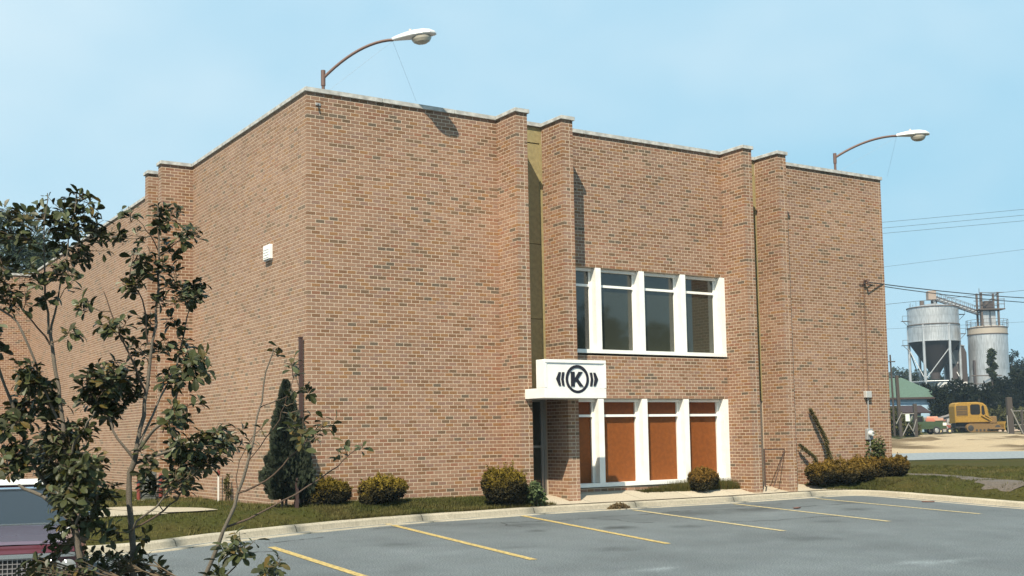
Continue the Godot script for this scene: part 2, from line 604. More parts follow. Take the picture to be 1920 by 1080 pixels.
# concrete walk between kerb and building, in slabs
func walk() -> void:
	var root := Node3D.new()
	root.name = "pavement"
	add_child(root)
	root.set_meta("kind", "structure")
	var cuts := [4.95, 6.5, 8.05, 9.6, 11.15, 12.7, 14.3]
	for i in 6:
		var m := MB.new()
		var v := rng.randf_range(0.93, 1.05)
		m.col = Color(0.58 * v, 0.51 * v, 0.39 * v)
		var n := 6
		for a in 6:
			for b in n:
				var q: Array[Vector3] = []
				for e in [[a, b], [a + 1, b], [a + 1, b + 1], [a, b + 1]]:
					var f: float = e[0] / 6.0
					var x := lerpf(cuts[i] + 0.006, cuts[i + 1] - 0.006, f)
					var back := 0.02
					if i > 1 and i < 5:
						back = 0.36 if x > 8.6 and x < 12.3 else 0.02
					var front := kerb_z(x) - 0.215
					if i == 0:
						x = lerpf(cuts[0] + 0.5 * (front - lerpf(back, front, e[1] / float(n))) * 0.5, cuts[1] - 0.006, f)
					if i == 5:
						x = lerpf(cuts[5] + 0.006, cuts[6] + 0.9 * e[1] / float(n), f)
						front = kerb_z(x) - 0.215
					var z := lerpf(back, front, e[1] / float(n))
					q.append(Vector3(x, lawn_y(x, z) + 0.018, z))
				m.quad(q[0], q[1], q[2], q[3], Vector3.UP)
		part("paving_slab", m.mesh(), tinted_stone, root)
	# old slabs across the left lawn
	for s in [[-6.2, -4.6, -2.2, 0.9], [-4.55, -3.2, -3.2, 1.05], [-3.15, -2.1, -4.2, 0.6]]:
		var m := MB.new()
		var v := rng.randf_range(0.9, 1.0)
		m.col = Color(0.52 * v, 0.45 * v, 0.33 * v)
		for a in 5:
			for b in 5:
				var q: Array[Vector3] = []
				for e in [[a, b], [a + 1, b], [a + 1, b + 1], [a, b + 1]]:
					var x: float = lerpf(s[0], s[1], e[0] / 5.0)
					var z: float = lerpf(s[2], s[3], e[1] / 5.0)
					q.append(Vector3(x, lawn_y(x, z) + 0.03, z))
				m.quad(q[0], q[1], q[2], q[3], Vector3.UP)
		part("paving_slab", m.mesh(), tinted_stone, root)


func kerb_z(x: float) -> float:
	for i in kerb2.size() - 1:
		if kerb2[i].x <= x and kerb2[i + 1].x > x and i > 4:
			return lerpf(kerb2[i].y, kerb2[i + 1].y, (x - kerb2[i].x) / (kerb2[i + 1].x - kerb2[i].x))
	return 1.0


# ---------------------------------------------------------------- bricks
var bricks: Array = []   # [transform, tone, share of the view]
const TONES := [[0.364, 0.205, 0.128], [0.390, 0.230, 0.149], [0.334, 0.178, 0.103], [0.353, 0.179, 0.079], [0.337, 0.195, 0.137], [0.268, 0.138, 0.070], [0.208, 0.126, 0.070], [0.172, 0.124, 0.082], [0.337, 0.158, 0.091]]
const ODDS := [0.27, 0.18, 0.17, 0.10, 0.10, 0.08, 0.04, 0.025, 0.035]


func pick_tone(last: int) -> int:
	if last >= 5 and rng.randf() < 0.16:
		return last
	var r := rng.randf()
	for i in ODDS.size():
		r -= ODDS[i]
		if r < 0.0:
			return i
	return 0


# courses of running bond on a face that starts at «from», runs along «dir» for «length» and looks along «out»;
# first / last: -1 butts against another face, 0 or 1 an outer corner that this face turns on even or odd courses
func lay(from: Vector3, dir: Vector3, out: Vector3, length: float, c0: int, c1: int, first := -1, last := -1) -> void:
	const UNIT := 0.1895
	const JOINT := 0.017
	const DEEP := 0.0862
	for c in range(c0, c1):
		var odd := posmod(c, 2)
		var s := 0.0
		var tone := 0
		if first >= 0:
			if odd != first:
				s = DEEP + JOINT
		elif odd:
			s = -(UNIT + JOINT) / 2
		var end := length
		if last >= 0 and odd != last:
			end = length - DEEP - JOINT
		while s < end - 0.02:
			var a := maxf(s, 0.0)
			var b := minf(s + UNIT, end)
			if end - b < 0.05:
				b = end
			tone = pick_tone(tone)
			var turns := (first >= 0 and odd == first and s == 0.0) or (last >= 0 and odd == last and b > end - 0.01)
			var d := DEEP if turns else 0.03
			var slip := 0.0 if turns else rng.randf_range(-0.001, 0.0014)
			var mid := from + dir * (a + b) / 2 + Vector3.UP * ((c + 0.5) * COURSE) + out * (slip - d / 2)
			var t := Transform3D(Basis(dir * (b - a), Vector3.UP * (COURSE - JOINT), out * d), mid)
			var away := EYE - mid
			var share := (b - a) * maxf(away.normalized().dot(out), 0.0) / away.length_squared()
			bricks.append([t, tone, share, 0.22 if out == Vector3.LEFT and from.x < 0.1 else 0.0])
			s = b + JOINT


func brick_faces() -> void:
	const N := 109
	var f := Vector3.BACK
	var l := Vector3.LEFT
	var r := Vector3.RIGHT
	lay(Vector3(0, 0, 0), r, f, 4.762, -4, N, 0)
	for x in [4.762, 6.051, 11.841, 13.106]:
		lay(Vector3(x, 0, 0), f, l, FIN, -4, N, -1, 0)
		lay(Vector3(x, 0, FIN), r, f, 0.308, -4, N, 1, 1)
		lay(Vector3(x + 0.308, 0, 0), f, r, FIN, -4, N, -1, 0)
	lay(Vector3(6.359, 0, 0), r, f, 5.482, -4, 1)
	lay(Vector3(6.359, 0, 0), r, f, 5.482, 28, 41)
	lay(Vector3(6.359, 0, 0), r, f, 5.482, 68, N)
	lay(Vector3(13.414, 0, 0), r, f, 4.831, -4, N, -1, 0)
	lay(Vector3(18.245, 0, 0), Vector3.FORWARD, r, 31.25, -4, N, 1)
	lay(Vector3(0, 0, 0), Vector3.FORWARD, l, 7.919, -4, N, 1)
	for z in [-7.919, -9.218]:
		lay(Vector3(0, 0, z), l, f, 0.841, -4, N, -1, 0)
		lay(Vector3(-0.841, 0, z), Vector3.FORWARD, l, 0.33, -4, N, 1, 1)
		lay(Vector3(0, 0, z - 0.33), l, Vector3.FORWARD, 0.841, -4, N, -1, 0)
	lay(Vector3(0, 0, -8.25), Vector3.FORWARD, l, 0.966, -4, N)
	lay(Vector3(0, 0, -9.55), Vector3.FORWARD, l, 21.7, -4, N)
	lay(Vector3(0, 0, -31.25), l, f, 14.0, -4, N)


func building() -> void:
	var b := thing("brick_building", "two storey tan brick building with tall fins, stone coping and white framed windows", "building")
	var mortar := paint(lin(0.64, 0.505, 0.375), 0.95, 0.0, noise(0.12, 0.82, 1.0, 4, 512, 14), 1.2)
	var i := 0.0028
	var low := -0.4
	var wall := MB.new()
	# front bays, fins, left and right walls, wing; each stops short of the brick faces
	wall.box(Vector3(i, low, -0.3), Vector3(4.762, TOP, -i))
	for x in [4.762, 6.051, 11.841, 13.106]:
		wall.box(Vector3(x + i, low, -0.3), Vector3(x + 0.308 - i, TOP, FIN - i))
	wall.box(Vector3(6.36, low, -0.45), Vector3(11.84, 0.09, -i))
	wall.box(Vector3(6.36, 2.262, -0.45), Vector3(11.84, 3.316, -i))
	wall.box(Vector3(6.36, 5.492, -0.45), Vector3(11.84, TOP, -i))
	wall.box(Vector3(13.41, low, -0.3), Vector3(18.245 - i, TOP, -i))
	wall.box(Vector3(i, low, -31.24), Vector3(0.3, TOP, -0.301))
	wall.box(Vector3(17.945, low, -31.5), Vector3(18.245 - i, TOP, -0.301))
	for z in [-7.919, -9.218]:
		wall.box(Vector3(-0.841 + i, low, z - 0.33 + i), Vector3(i - 0.001, TOP, z - i))
	wall.box(Vector3(-14.0, low, -31.55), Vector3(0.2, TOP, -31.25 - i))
	wall.box(Vector3(0.2, low, -31.8), Vector3(18.2, TOP, -31.551))
	part("wall", wall.mesh(), mortar, b)
	var roof := MB.new()
	roof.box(Vector3(0.31, 8.3, -31.2), Vector3(17.94, 8.5, -0.31))
	part("roof", roof.mesh(), paint(lin(0.1, 0.1, 0.1)), b)
	# bricks: the 300 that show largest one by one, the rest together
	brick_faces()
	bricks.sort_custom(func(p, q): return p[2] > q[2])
	var fired := noise(0.35, 0.72, 1.0, 3, 256, 17)
	var cube := MB.new()
	cube.box(Vector3.ONE * -0.5, Vector3.ONE * 0.5)
	var cube_mesh := cube.mesh()
	var drift := FastNoiseLite.new()
	drift.frequency = 0.22
	drift.fractal_octaves = 3
	drift.seed = 63
	var mats: Array[Material] = []
	for t in TONES:
		for k in 3:
			var v := 0.91 + 0.09 * k
			mats.append(paint(lin(t[0] * v, t[1] * v, t[2] * v), 0.9, 0.0, fired, 2.2))
	var where: Array = []
	var tints: Array = []
	for k in bricks.size():
		var q: Array = bricks[k]
		if k < 300:
			part("brick", cube_mesh, mats[q[1] * 3 + clampi(roundi(1.0 + 3.2 * drift.get_noise_3dv(q[0].origin)), 0, 2)], b, q[0])
		else:
			var t: Array = TONES[q[1]]
			var p: Vector3 = q[0].origin
			var v := rng.randf_range(0.92, 1.08) * (1.0 + 0.26 * drift.get_noise_3dv(p))
			# rain has washed soot from the coping down the top courses
			var run := clampf((p.y - 7.5 + 1.6 * drift.get_noise_2d(p.x * 9.0 + p.z * 9.0, 3.0)) / 1.6, 0.0, 1.0)
			v *= 1.0 - 0.16 * run
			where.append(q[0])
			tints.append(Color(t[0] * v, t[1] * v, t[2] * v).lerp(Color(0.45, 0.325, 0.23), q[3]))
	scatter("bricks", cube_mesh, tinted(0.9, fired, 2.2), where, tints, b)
	# coping stones
	var stone := paint(lin(0.58, 0.575, 0.54), 0.9, 0.0, noise(0.015, 0.7, 1.0, 5, 512, 41), 0.5)
	var cap := func(lo: Vector3, hi: Vector3, along_x: bool) -> void:
		var a := lo.x if along_x else lo.z
		var z := hi.x if along_x else hi.z
		var n := maxi(1, roundi((z - a) / 1.8))
		for k in n:
			var p := lo
			var q := hi
			var s := a + (z - a) * k / n + (0.003 if k else 0.0)
			var e := a + (z - a) * (k + 1) / n - (0.003 if k < n - 1 else 0.0)
			if along_x:
				p.x = s
				q.x = e
			else:
				p.z = s
				q.z = e
			var m := MB.new()
			m.soft(p, q, 0.008)
			part("coping", m.mesh(), stone, b)
	var c0 := TOP + 0.002
	var c1 := TOP + 0.094
	cap.call(Vector3(-0.045, c0, -0.35), Vector3(18.29, c1, 0.045), true)
	for x in [4.762, 6.051, 11.841, 13.106]:
		cap.call(Vector3(x - 0.045, c0 + 0.001, 0.048), Vector3(x + 0.353, c1 - 0.001, FIN + 0.045), false)
	cap.call(Vector3(-0.045, c0, -31.2), Vector3(0.35, c1, -0.353), false)
	cap.call(Vector3(17.9, c0, -31.5), Vector3(18.29, c1, -0.353), false)
	for z in [-7.919, -9.218]:
		cap.call(Vector3(-0.886, c0 + 0.001, z - 0.375), Vector3(-0.048, c1 - 0.001, z + 0.045), true)
	cap.call(Vector3(-14.0, c0, -31.6), Vector3(0.2, c1, -31.203), true)
	openings(b)


func openings(b: Node3D) -> void:
	var olive := paint(lin(0.34, 0.28, 0.135), 0.7, 0.0, noise(0.04, 0.85, 1.0, 4, 256, 51), 0.8)
	var white := paint(lin(0.88, 0.88, 0.84), 0.5, 0.0, noise(0.02, 0.94, 1.0, 5, 256, 52), 0.5)
	var alloy := paint(lin(0.42, 0.42, 0.40), 0.4, 0.6)
	var glass_dark := paint(lin(0.03, 0.034, 0.025), 0.04)
	glass_dark.metallic_specular = 0.68
	var clear := StandardMaterial3D.new()
	clear.albedo_color = Color(0.02, 0.02, 0.02, 0.05)
	clear.transparency = BaseMaterial3D.TRANSPARENCY_ALPHA
	clear.roughness = 0.03
	clear.metallic_specular = 0.06
	# tall olive panels between each pair of fins, a glazed door below
	for e in [[5.071, 6.050, 2.36], [12.150, 13.105, 2.21]]:
		var x0: float = e[0]
		var x1: float = e[1]
		var cuts := [e[2], 4.15, 5.95, 8.4, TOP]
		for k in 4:
			var m := MB.new()
			m.soft(Vector3(x0, cuts[k] + 0.006, -0.2), Vector3(x1, cuts[k + 1] - 0.006, -0.03 if k < 3 else -0.015), 0.006)
			part("infill_panel", m.mesh(), olive, b)
		var edge := MB.new()
		edge.box(Vector3(x1 - 0.055, e[2], -0.029), Vector3(x1, 8.4, 0.0))
		edge.box(Vector3(x0, e[2], -0.029), Vector3(x0 + 0.055, 8.4, 0.0))
		part("infill_trim", edge.mesh(), olive, b)
		var back := MB.new()
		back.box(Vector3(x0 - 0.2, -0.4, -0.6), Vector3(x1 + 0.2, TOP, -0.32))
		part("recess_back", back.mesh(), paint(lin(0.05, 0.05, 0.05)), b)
		var d := Node3D.new()
		d.name = "door" if x0 < 6.0 else "door_001"
		b.add_child(d)
		d.position = Vector3(x0, 0.06, -0.1)
		var w := x1 - x0
		var h: float = e[2] - 0.06
		var fr := MB.new()
		fr.box(Vector3(0, 0, -0.05), Vector3(0.06, h, 0.05))
		fr.box(Vector3(w - 0.06, 0, -0.05), Vector3(w, h, 0.05))
		fr.box(Vector3(0.061, h - 0.09, -0.05), Vector3(w - 0.061, h, 0.05))
		part("door_frame", fr.mesh(), alloy, d)
		var leaf := MB.new()
		for s in [[0.065, 0.13], [w - 0.13, w - 0.065]]:
			leaf.box(Vector3(s[0], 0.01, -0.02), Vector3(s[1], h - 0.1, 0.025))
		leaf.box(Vector3(0.131, 0.01, -0.02), Vector3(w - 0.131, 0.13, 0.025))
		leaf.box(Vector3(0.131, 1.04, -0.02), Vector3(w - 0.131, 1.09, 0.025))
		leaf.box(Vector3(0.131, h - 0.18, -0.02), Vector3(w - 0.131, h - 0.1, 0.025))
		part("door_leaf", leaf.mesh(), alloy, d)
		for s in [[0.131, 1.039], [1.091, h - 0.181]]:
			var g := MB.new()
			g.box(Vector3(0.132, s[0], -0.008), Vector3(w - 0.132, s[1], 0.0))
			part("pane", g.mesh(), glass_dark, d)
		var hd := MB.new()
		hd.rod(Vector3(0.2, 0.85, 0.07), Vector3(0.2, 1.3, 0.07), 0.012)
		hd.rod(Vector3(0.2, 0.87, 0.025), Vector3(0.2, 0.87, 0.07), 0.01)
		hd.rod(Vector3(0.2, 1.28, 0.025), Vector3(0.2, 1.28, 0.07), 0.01)
		part("handle", hd.mesh(), alloy, d)
		var sill := MB.new()
		sill.box(Vector3(0, -0.2, -0.15), Vector3(w, 0.0, 0.07))
		part("threshold", sill.mesh(), paint(lin(0.35, 0.31, 0.25), 0.9), d)
	# the two rows of four windows, each in a deep white grid
	var blind := paint(lin(0.285, 0.078, 0.006), 0.75, 0.0, noise(0.03, 0.85, 1.0, 3, 256, 61), 0.9)
	var blind_shaded := paint(lin(0.25, 0.06, 0.006), 0.75, 0.0, noise(0.03, 0.85, 1.0, 3, 256, 61), 0.9)  # darker copy for the top panes: the window head's shadow put into the colour
	for e in [[0.116, 2.254, 1.815, true], [3.374, 5.484, 5.03, false]]:
		var y0: float = e[0]
		var y1: float = e[1]
		var ty: float = e[2]
		for k in 4:
			var x0 := 6.362 + 1.3695 * k
			var x1 := x0 + 1.3695
			var w := Node3D.new()
			var c: int = b.get_meta("count_window", 0)
			b.set_meta("count_window", c + 1)
			w.name = "window" if c == 0 else "window_%03d" % c
			b.add_child(w)
			w.position = Vector3(x0, y0, 0)
			var h := y1 - y0
			var mu := MB.new()
			var right := 1.3675
			mu.soft(Vector3(right - 0.165, 0.092, -0.27), Vector3(right, h - 0.002, 0.012), 0.004)
			part("mullion", mu.mesh(), white, w)
			if k == 0:
				var ml := MB.new()
				ml.soft(Vector3(0, 0.092, -0.27), Vector3(0.06, h - 0.002, 0.010), 0.004)
				part("mullion", ml.mesh(), white, w)
			var left := 0.06 if k == 0 else 0.002
			var sl := MB.new()
			sl.soft(Vector3(0.0, -0.002, -0.3), Vector3(1.3685, 0.09, 0.03), 0.004)
			part("sill", sl.mesh(), white, w)
			var fr := MB.new()
			fr.soft(Vector3(left, h - 0.07, -0.26), Vector3(right - 0.166, h - 0.003, -0.13), 0.004)
			fr.soft(Vector3(left, 0.091, -0.26), Vector3(left + 0.05, h - 0.071, -0.2), 0.004)
			fr.soft(Vector3(right - 0.226, 0.091, -0.26), Vector3(right - 0.166, h - 0.071, -0.2), 0.004)
			part("frame", fr.mesh(), white, w)
			var tr := MB.new()
			tr.soft(Vector3(left + 0.051, ty - y0, -0.25), Vector3(right - 0.227, ty - y0 + 0.06, -0.17), 0.004)
			part("transom", tr.mesh(), white, w)
			for s in [[0.092, ty - y0 - 0.001], [ty - y0 + 0.061, h - 0.071]]:
				if e[3]:
					# orange blinds behind the glass, the top ones in the copy painted as shaded
					var bl := MB.new()
					bl.box(Vector3(left + 0.03, s[0] - 0.01, -0.29), Vector3(right - 0.2, s[1] + 0.01, -0.262))
					part("blind", bl.mesh(), blind if s[0] < 0.2 else blind_shaded, w)
					var g := MB.new()
					g.box(Vector3(left + 0.051, s[0], -0.232), Vector3(right - 0.227, s[1], -0.226))
					part("pane", g.mesh(), clear, w)
				else:
					var g := MB.new()
					g.box(Vector3(left + 0.051, s[0], -0.236), Vector3(right - 0.227, s[1], -0.226))
					part("pane", g.mesh(), glass_dark, w)
			# dark room behind
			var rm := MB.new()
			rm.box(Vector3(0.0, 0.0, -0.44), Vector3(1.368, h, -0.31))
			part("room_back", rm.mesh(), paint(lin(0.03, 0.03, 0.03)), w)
	canopy(b, white)
	# fittings on the walls
	var steel := paint(lin(0.33, 0.34, 0.34), 0.55, 0.3)
	var rust := paint(lin(0.065, 0.038, 0.03), 0.7)
	var vent := thing("wall_vent", "small white vent box on the left brick wall near the corner", "vent", Vector3(0.0, 5.63, -2.17), -PI / 2)
	var m := MB.new()
	m.soft(Vector3(-0.2, -0.16, 0.003), Vector3(0.2, 0.17, 0.09), 0.01)
	part("housing", m.mesh(), white, vent)
	m = MB.new()
	for k in 4:
		m.box(Vector3(-0.16, -0.12 + k * 0.06, 0.092), Vector3(0.16, -0.10 + k * 0.06, 0.098))
	part("louvre", m.mesh(), white, vent)
	m = MB.new()
	m.box(Vector3(-0.18, -0.19, 0.003), Vector3(0.18, -0.162, 0.07))
	part("drip_lip", m.mesh(), steel, vent)
	var spot := thing("wall_anchor", "small pale metal bracket on the front wall just under the coping corner", "bracket", Vector3(0.26, 8.55, 0.0))
	m = MB.new()
	m.soft(Vector3(-0.06, -0.03, 0.002), Vector3(0.06, 0.03, 0.02), 0.006)
	part("plate", m.mesh(), steel, spot)
	m = MB.new()
	m.rod(Vector3(0, 0, 0.02), Vector3(-0.06, -0.02, 0.1), 0.02)
	part("stub", m.mesh(), steel, spot)
	# electric service on the right bay
	var drab := paint(lin(0.13, 0.085, 0.06), 0.8)
	var sv := thing("electric_service", "grey electric meter, junction box and conduits on the right bay of the front wall", "electric meter", Vector3(17.22, 0.0, 0.0))
	m = MB.new()
	m.rod(Vector3(0.08, 2.5, 0.03), Vector3(0.08, 5.62, 0.03), 0.013)
	part("conduit", m.mesh(), drab, sv)
	m = MB.new()
	m.rod(Vector3(-0.1, 2.55, 0.02), Vector3(-0.1, 5.5, 0.02), 0.008)
	part("conduit", m.mesh(), drab, sv)
	m = MB.new()
	m.rod(Vector3(0.02, 1.42, 0.05), Vector3(0.02, 2.31, 0.05), 0.022)
	part("conduit", m.mesh(), steel, sv)
	m = MB.new()
	m.rod(Vector3(0.03, 0.0, 0.05), Vector3(0.03, 1.1, 0.05), 0.026)
	part("conduit", m.mesh(), steel, sv)
	m = MB.new()
	m.soft(Vector3(-0.11, 2.31, 0.003), Vector3(0.12, 2.5, 0.12), 0.01)
	part("junction_box", m.mesh(), paint(lin(0.5, 0.5, 0.48), 0.5, 0.2), sv)
	m = MB.new()
	m.soft(Vector3(-0.12, 1.1, 0.003), Vector3(0.13, 1.42, 0.1), 0.012)
	part("meter_box", m.mesh(), steel, sv)
	m = MB.new()
	m.lathe(PackedVector2Array([Vector2(0.085, 0), Vector2(0.085, 0.05), Vector2(0.07, 0.09), Vector2(0.001, 0.1)]), 16, Transform3D(Basis(Vector3.RIGHT, PI / 2), Vector3(0.0, 1.28, 0.1)))
	part("meter", m.mesh(), paint(lin(0.6, 0.62, 0.6), 0.15), sv)
	m = MB.new()
	m.tube(PackedVector3Array([Vector3(0.08, 5.6, 0.04), Vector3(0.08, 5.72, 0.06), Vector3(0.1, 5.72, 0.14), Vector3(0.1, 5.64, 0.18)]), PackedFloat32Array([0.03, 0.04, 0.04, 0.03]), 8)
	m.rod(Vector3(-0.12, 5.62, 0.03), Vector3(0.12, 5.62, 0.03), 0.015)
	part("weatherhead", m.mesh(), rust, sv)
	# bent rail on the last fin
	var rail := thing("bent_rail", "thin dark bent pipe rail beside the second recessed door", "rail", Vector3(12.35, 0.0, 0.75))
	m = MB.new()
	m.rod(Vector3(0.0, 0.92, 0.0), Vector3(0.72, 0.92, 0.0), 0.016)
	part("rail", m.mesh(), rust, rail)
	m = MB.new()
	m.tube(PackedVector3Array([Vector3(0.72, 0.92, 0.0), Vector3(0.73, 0.86, 0.0), Vector3(0.29, -0.05, 0.0)]), PackedFloat32Array([0.016, 0.013, 0.012]), 6)
	part("brace", m.mesh(), rust, rail)
	m = MB.new()
	m.rod(Vector3(0.0, -0.05, 0.0), Vector3(0.0, 0.94, 0.0), 0.018)
	part("post", m.mesh(), rust, rail)


func canopy(b: Node3D, white: Material) -> void:
	var c := Node3D.new()
	c.name = "entrance_canopy"
	b.add_child(c)
	c.set_meta("label", "white entrance canopy with a boxed sign over the door")
	var z0 := FIN + 0.004
	var z1 := 1.66
	var bright := paint(lin(0.86, 0.86, 0.82), 0.5, 0.0, noise(0.02, 0.94, 1.0, 5, 256, 53), 0.5)
	var m := MB.new()
	m.soft(Vector3(4.872, 2.205, z0), Vector3(6.565, 2.425, z1), 0.006)
	part("slab", m.mesh(), bright, c)
	m = MB.new()
	m.box(Vector3(5.074, 2.23, -0.028), Vector3(6.047, 2.34, z0 - 0.002))
	part("soffit", m.mesh(), paint(lin(0.3, 0.26, 0.2)), c)
	m = MB.new()
	m.soft(Vector3(4.874, 2.427, z1 - 0.34), Vector3(6.563, 3.06, z1 - 0.012), 0.008)
	part("sign_box", m.mesh(), bright, c)
	m = MB.new()
	# raised edge round the face, open at the bottom
	m.soft(Vector3(4.872, 2.99, z1 - 0.0119), Vector3(6.565, 3.062, z1 + 0.012), 0.005)
	m.soft(Vector3(4.872, 2.427, z1 - 0.0119), Vector3(4.93, 2.988, z1 + 0.006), 0.005)
	m.soft(Vector3(6.507, 2.427, z1 - 0.0119), Vector3(6.565, 2.988, z1 + 0.006), 0.005)
	part("sign_edge", m.mesh(), bright, c)
	# emblem: a ring with a bold K, two bars and an arrow head on either side
	var black := paint(lin(0.012, 0.011, 0.018), 0.5)
	var at := Transform3D(Basis(), Vector3(5.76, 2.628, z1 - 0.0115))
	var ring := MB.new()
	var a := PackedVector2Array()
	var k := 40
	for i in k:
		var u := TAU * i / k
		var w := TAU * (i + 1) / k
		ring.prism(PackedVector2Array([Vector2(cos(u) * 0.318, sin(u) * 0.318), Vector2(cos(w) * 0.318, sin(w) * 0.318), Vector2(cos(w) * 0.255, sin(w) * 0.255), Vector2(cos(u) * 0.255, sin(u) * 0.255)]), 0.0, 0.016, at)
	part("emblem_ring", ring.mesh(), black, c)
	var kk := MB.new()
	kk.prism(PackedVector2Array([Vector2(-0.175, 0.165), Vector2(-0.072, 0.165), Vector2(-0.072, -0.165), Vector2(-0.175, -0.165)]), 0.0, 0.016, at)
	kk.prism(PackedVector2Array([Vector2(-0.071, 0.015), Vector2(0.038, 0.165), Vector2(0.15, 0.165), Vector2(0.02, 0.006), Vector2(-0.071, -0.075)]), 0.0, 0.016, at)
	kk.prism(PackedVector2Array([Vector2(0.019, 0.004), Vector2(0.17, -0.165), Vector2(0.06, -0.165), Vector2(-0.035, -0.045)]), 0.0, 0.016, at)
	part("letter", kk.mesh(), black, c)
	for s in [-1.0, 1.0]:
		var bar := MB.new()
		bar.prism(PackedVector2Array([Vector2(s * 0.35, 0.152), Vector2(s * 0.412, 0.152), Vector2(s * 0.441, 0.0), Vector2(s * 0.412, -0.152), Vector2(s * 0.35, -0.152), Vector2(s * 0.377, 0.0)]), 0.0, 0.016, at)
		part("emblem_bar", bar.mesh(), black, c)
		var head := MB.new()
		head.prism(PackedVector2Array([Vector2(s * 0.449, 0.152), Vector2(s * 0.505, 0.152), Vector2(s * 0.58, 0.0), Vector2(s * 0.505, -0.152), Vector2(s * 0.449, -0.152), Vector2(s * 0.479, 0.0)]), 0.0, 0.016, at)
		part("emblem_arrow", head.mesh(), black, c)


# cobra head lamps on curved arms, fixed behind the parapet
func roof_lamp(called_at: Vector3, top: float, joint: float, rise: float, reach: float, drop: float, label: String) -> void:
	var l := thing("roof_lamp", label, "street lamp", called_at, deg_to_rad(-34.0), "curved lamps on the roof edge")
	var brown := paint(lin(0.14, 0.085, 0.07), 0.6, 0.2)
	var m := MB.new()
	m.tube(PackedVector3Array([Vector3(0, -0.5, 0), Vector3(0, joint - 0.17, 0), Vector3(0, joint - 0.169, 0), Vector3(0, top, 0)]), PackedFloat32Array([0.036, 0.036, 0.05, 0.05]), 10)
	part("pole", m.mesh(), brown, l)
	m = MB.new()
	var pts := PackedVector3Array()
	var rad := PackedFloat32Array()
	for i in 13:
		var t := i / 12.0
		pts.append(Vector3(t * reach, joint + rise * (1.0 - pow(1.0 - t, 1.9)), 0))
		rad.append(0.034)
	m.tube(pts, rad, 8)
	part("arm", m.mesh(), brown, l)
	# head: an egg-shaped shell, deeper at the front, with a glass bowl below
	var tilt := atan2(drop, 0.95)
	var t := Transform3D(Basis(Vector3.BACK, tilt), pts[12] + Vector3(-0.03, 0.0, 0))
	m = MB.new()
	var prof := [[0.0, 0.035, 0.04, -0.04], [0.12, 0.07, 0.075, -0.045], [0.3, 0.12, 0.11, -0.05], [0.5, 0.165, 0.135, -0.055], [0.7, 0.17, 0.13, -0.055], [0.85, 0.14, 0.10, -0.05], [0.95, 0.075, 0.045, -0.045], [0.98, 0.01, 0.0, -0.04]]
	var rings: Array = []
	for p in prof:
		var r := PackedVector3Array()
		for k in 16:
			var a := TAU * k / 16
			var y: float = sin(a) * (p[2] if sin(a) > 0 else -p[3])
			r.append(t * Vector3(p[0], y + 0.01, cos(a) * p[1]))
		rings.append(r)
	for i in rings.size() - 1:
		for k in 16:
			var j := (k + 1) % 16
			var mid: Vector3 = t * Vector3(prof[i][0], 0.01, 0)
			m.quad(rings[i][k], rings[i][j], rings[i + 1][j], rings[i + 1][k], (rings[i][k] + rings[i + 1][j]) / 2 - mid)
	part("lamp_head", m.mesh(), paint(lin(0.62, 0.63, 0.63), 0.45, 0.2), l)
	m = MB.new()
	m.lathe(PackedVector2Array([Vector2(0.148, 0.0), Vector2(0.146, -0.05), Vector2(0.12, -0.11), Vector2(0.07, -0.15), Vector2(0.002, -0.165)]), 16, t * Transform3D(Basis.from_scale(Vector3(1.5, 1, 1)), Vector3(0.64, -0.035, 0)))
	part("lamp_bowl", m.mesh(), paint(lin(0.36, 0.33, 0.27), 0.25), l)
	m = MB.new()
	m.lathe(PackedVector2Array([Vector2(0.035, 0.0), Vector2(0.035, 0.05), Vector2(0.001, 0.06)]), 10, t * Transform3D(Basis(), Vector3(0.42, 0.125, 0)))
	part("light_sensor", m.mesh(), paint(lin(0.5, 0.5, 0.5)), l)
	m = MB.new()
	m.rod(pts[12] + Vector3(-0.02, -0.03, 0), Vector3(1.9, 0.2, -1.3), 0.0025, 4)
	m.rod(pts[12] + Vector3(-0.02, -0.03, 0), Vector3(0.1, 0.1, 0), 0.002, 4)
	part("guy_wire", m.mesh(), paint(lin(0.35, 0.38, 0.4), 0.6), l)

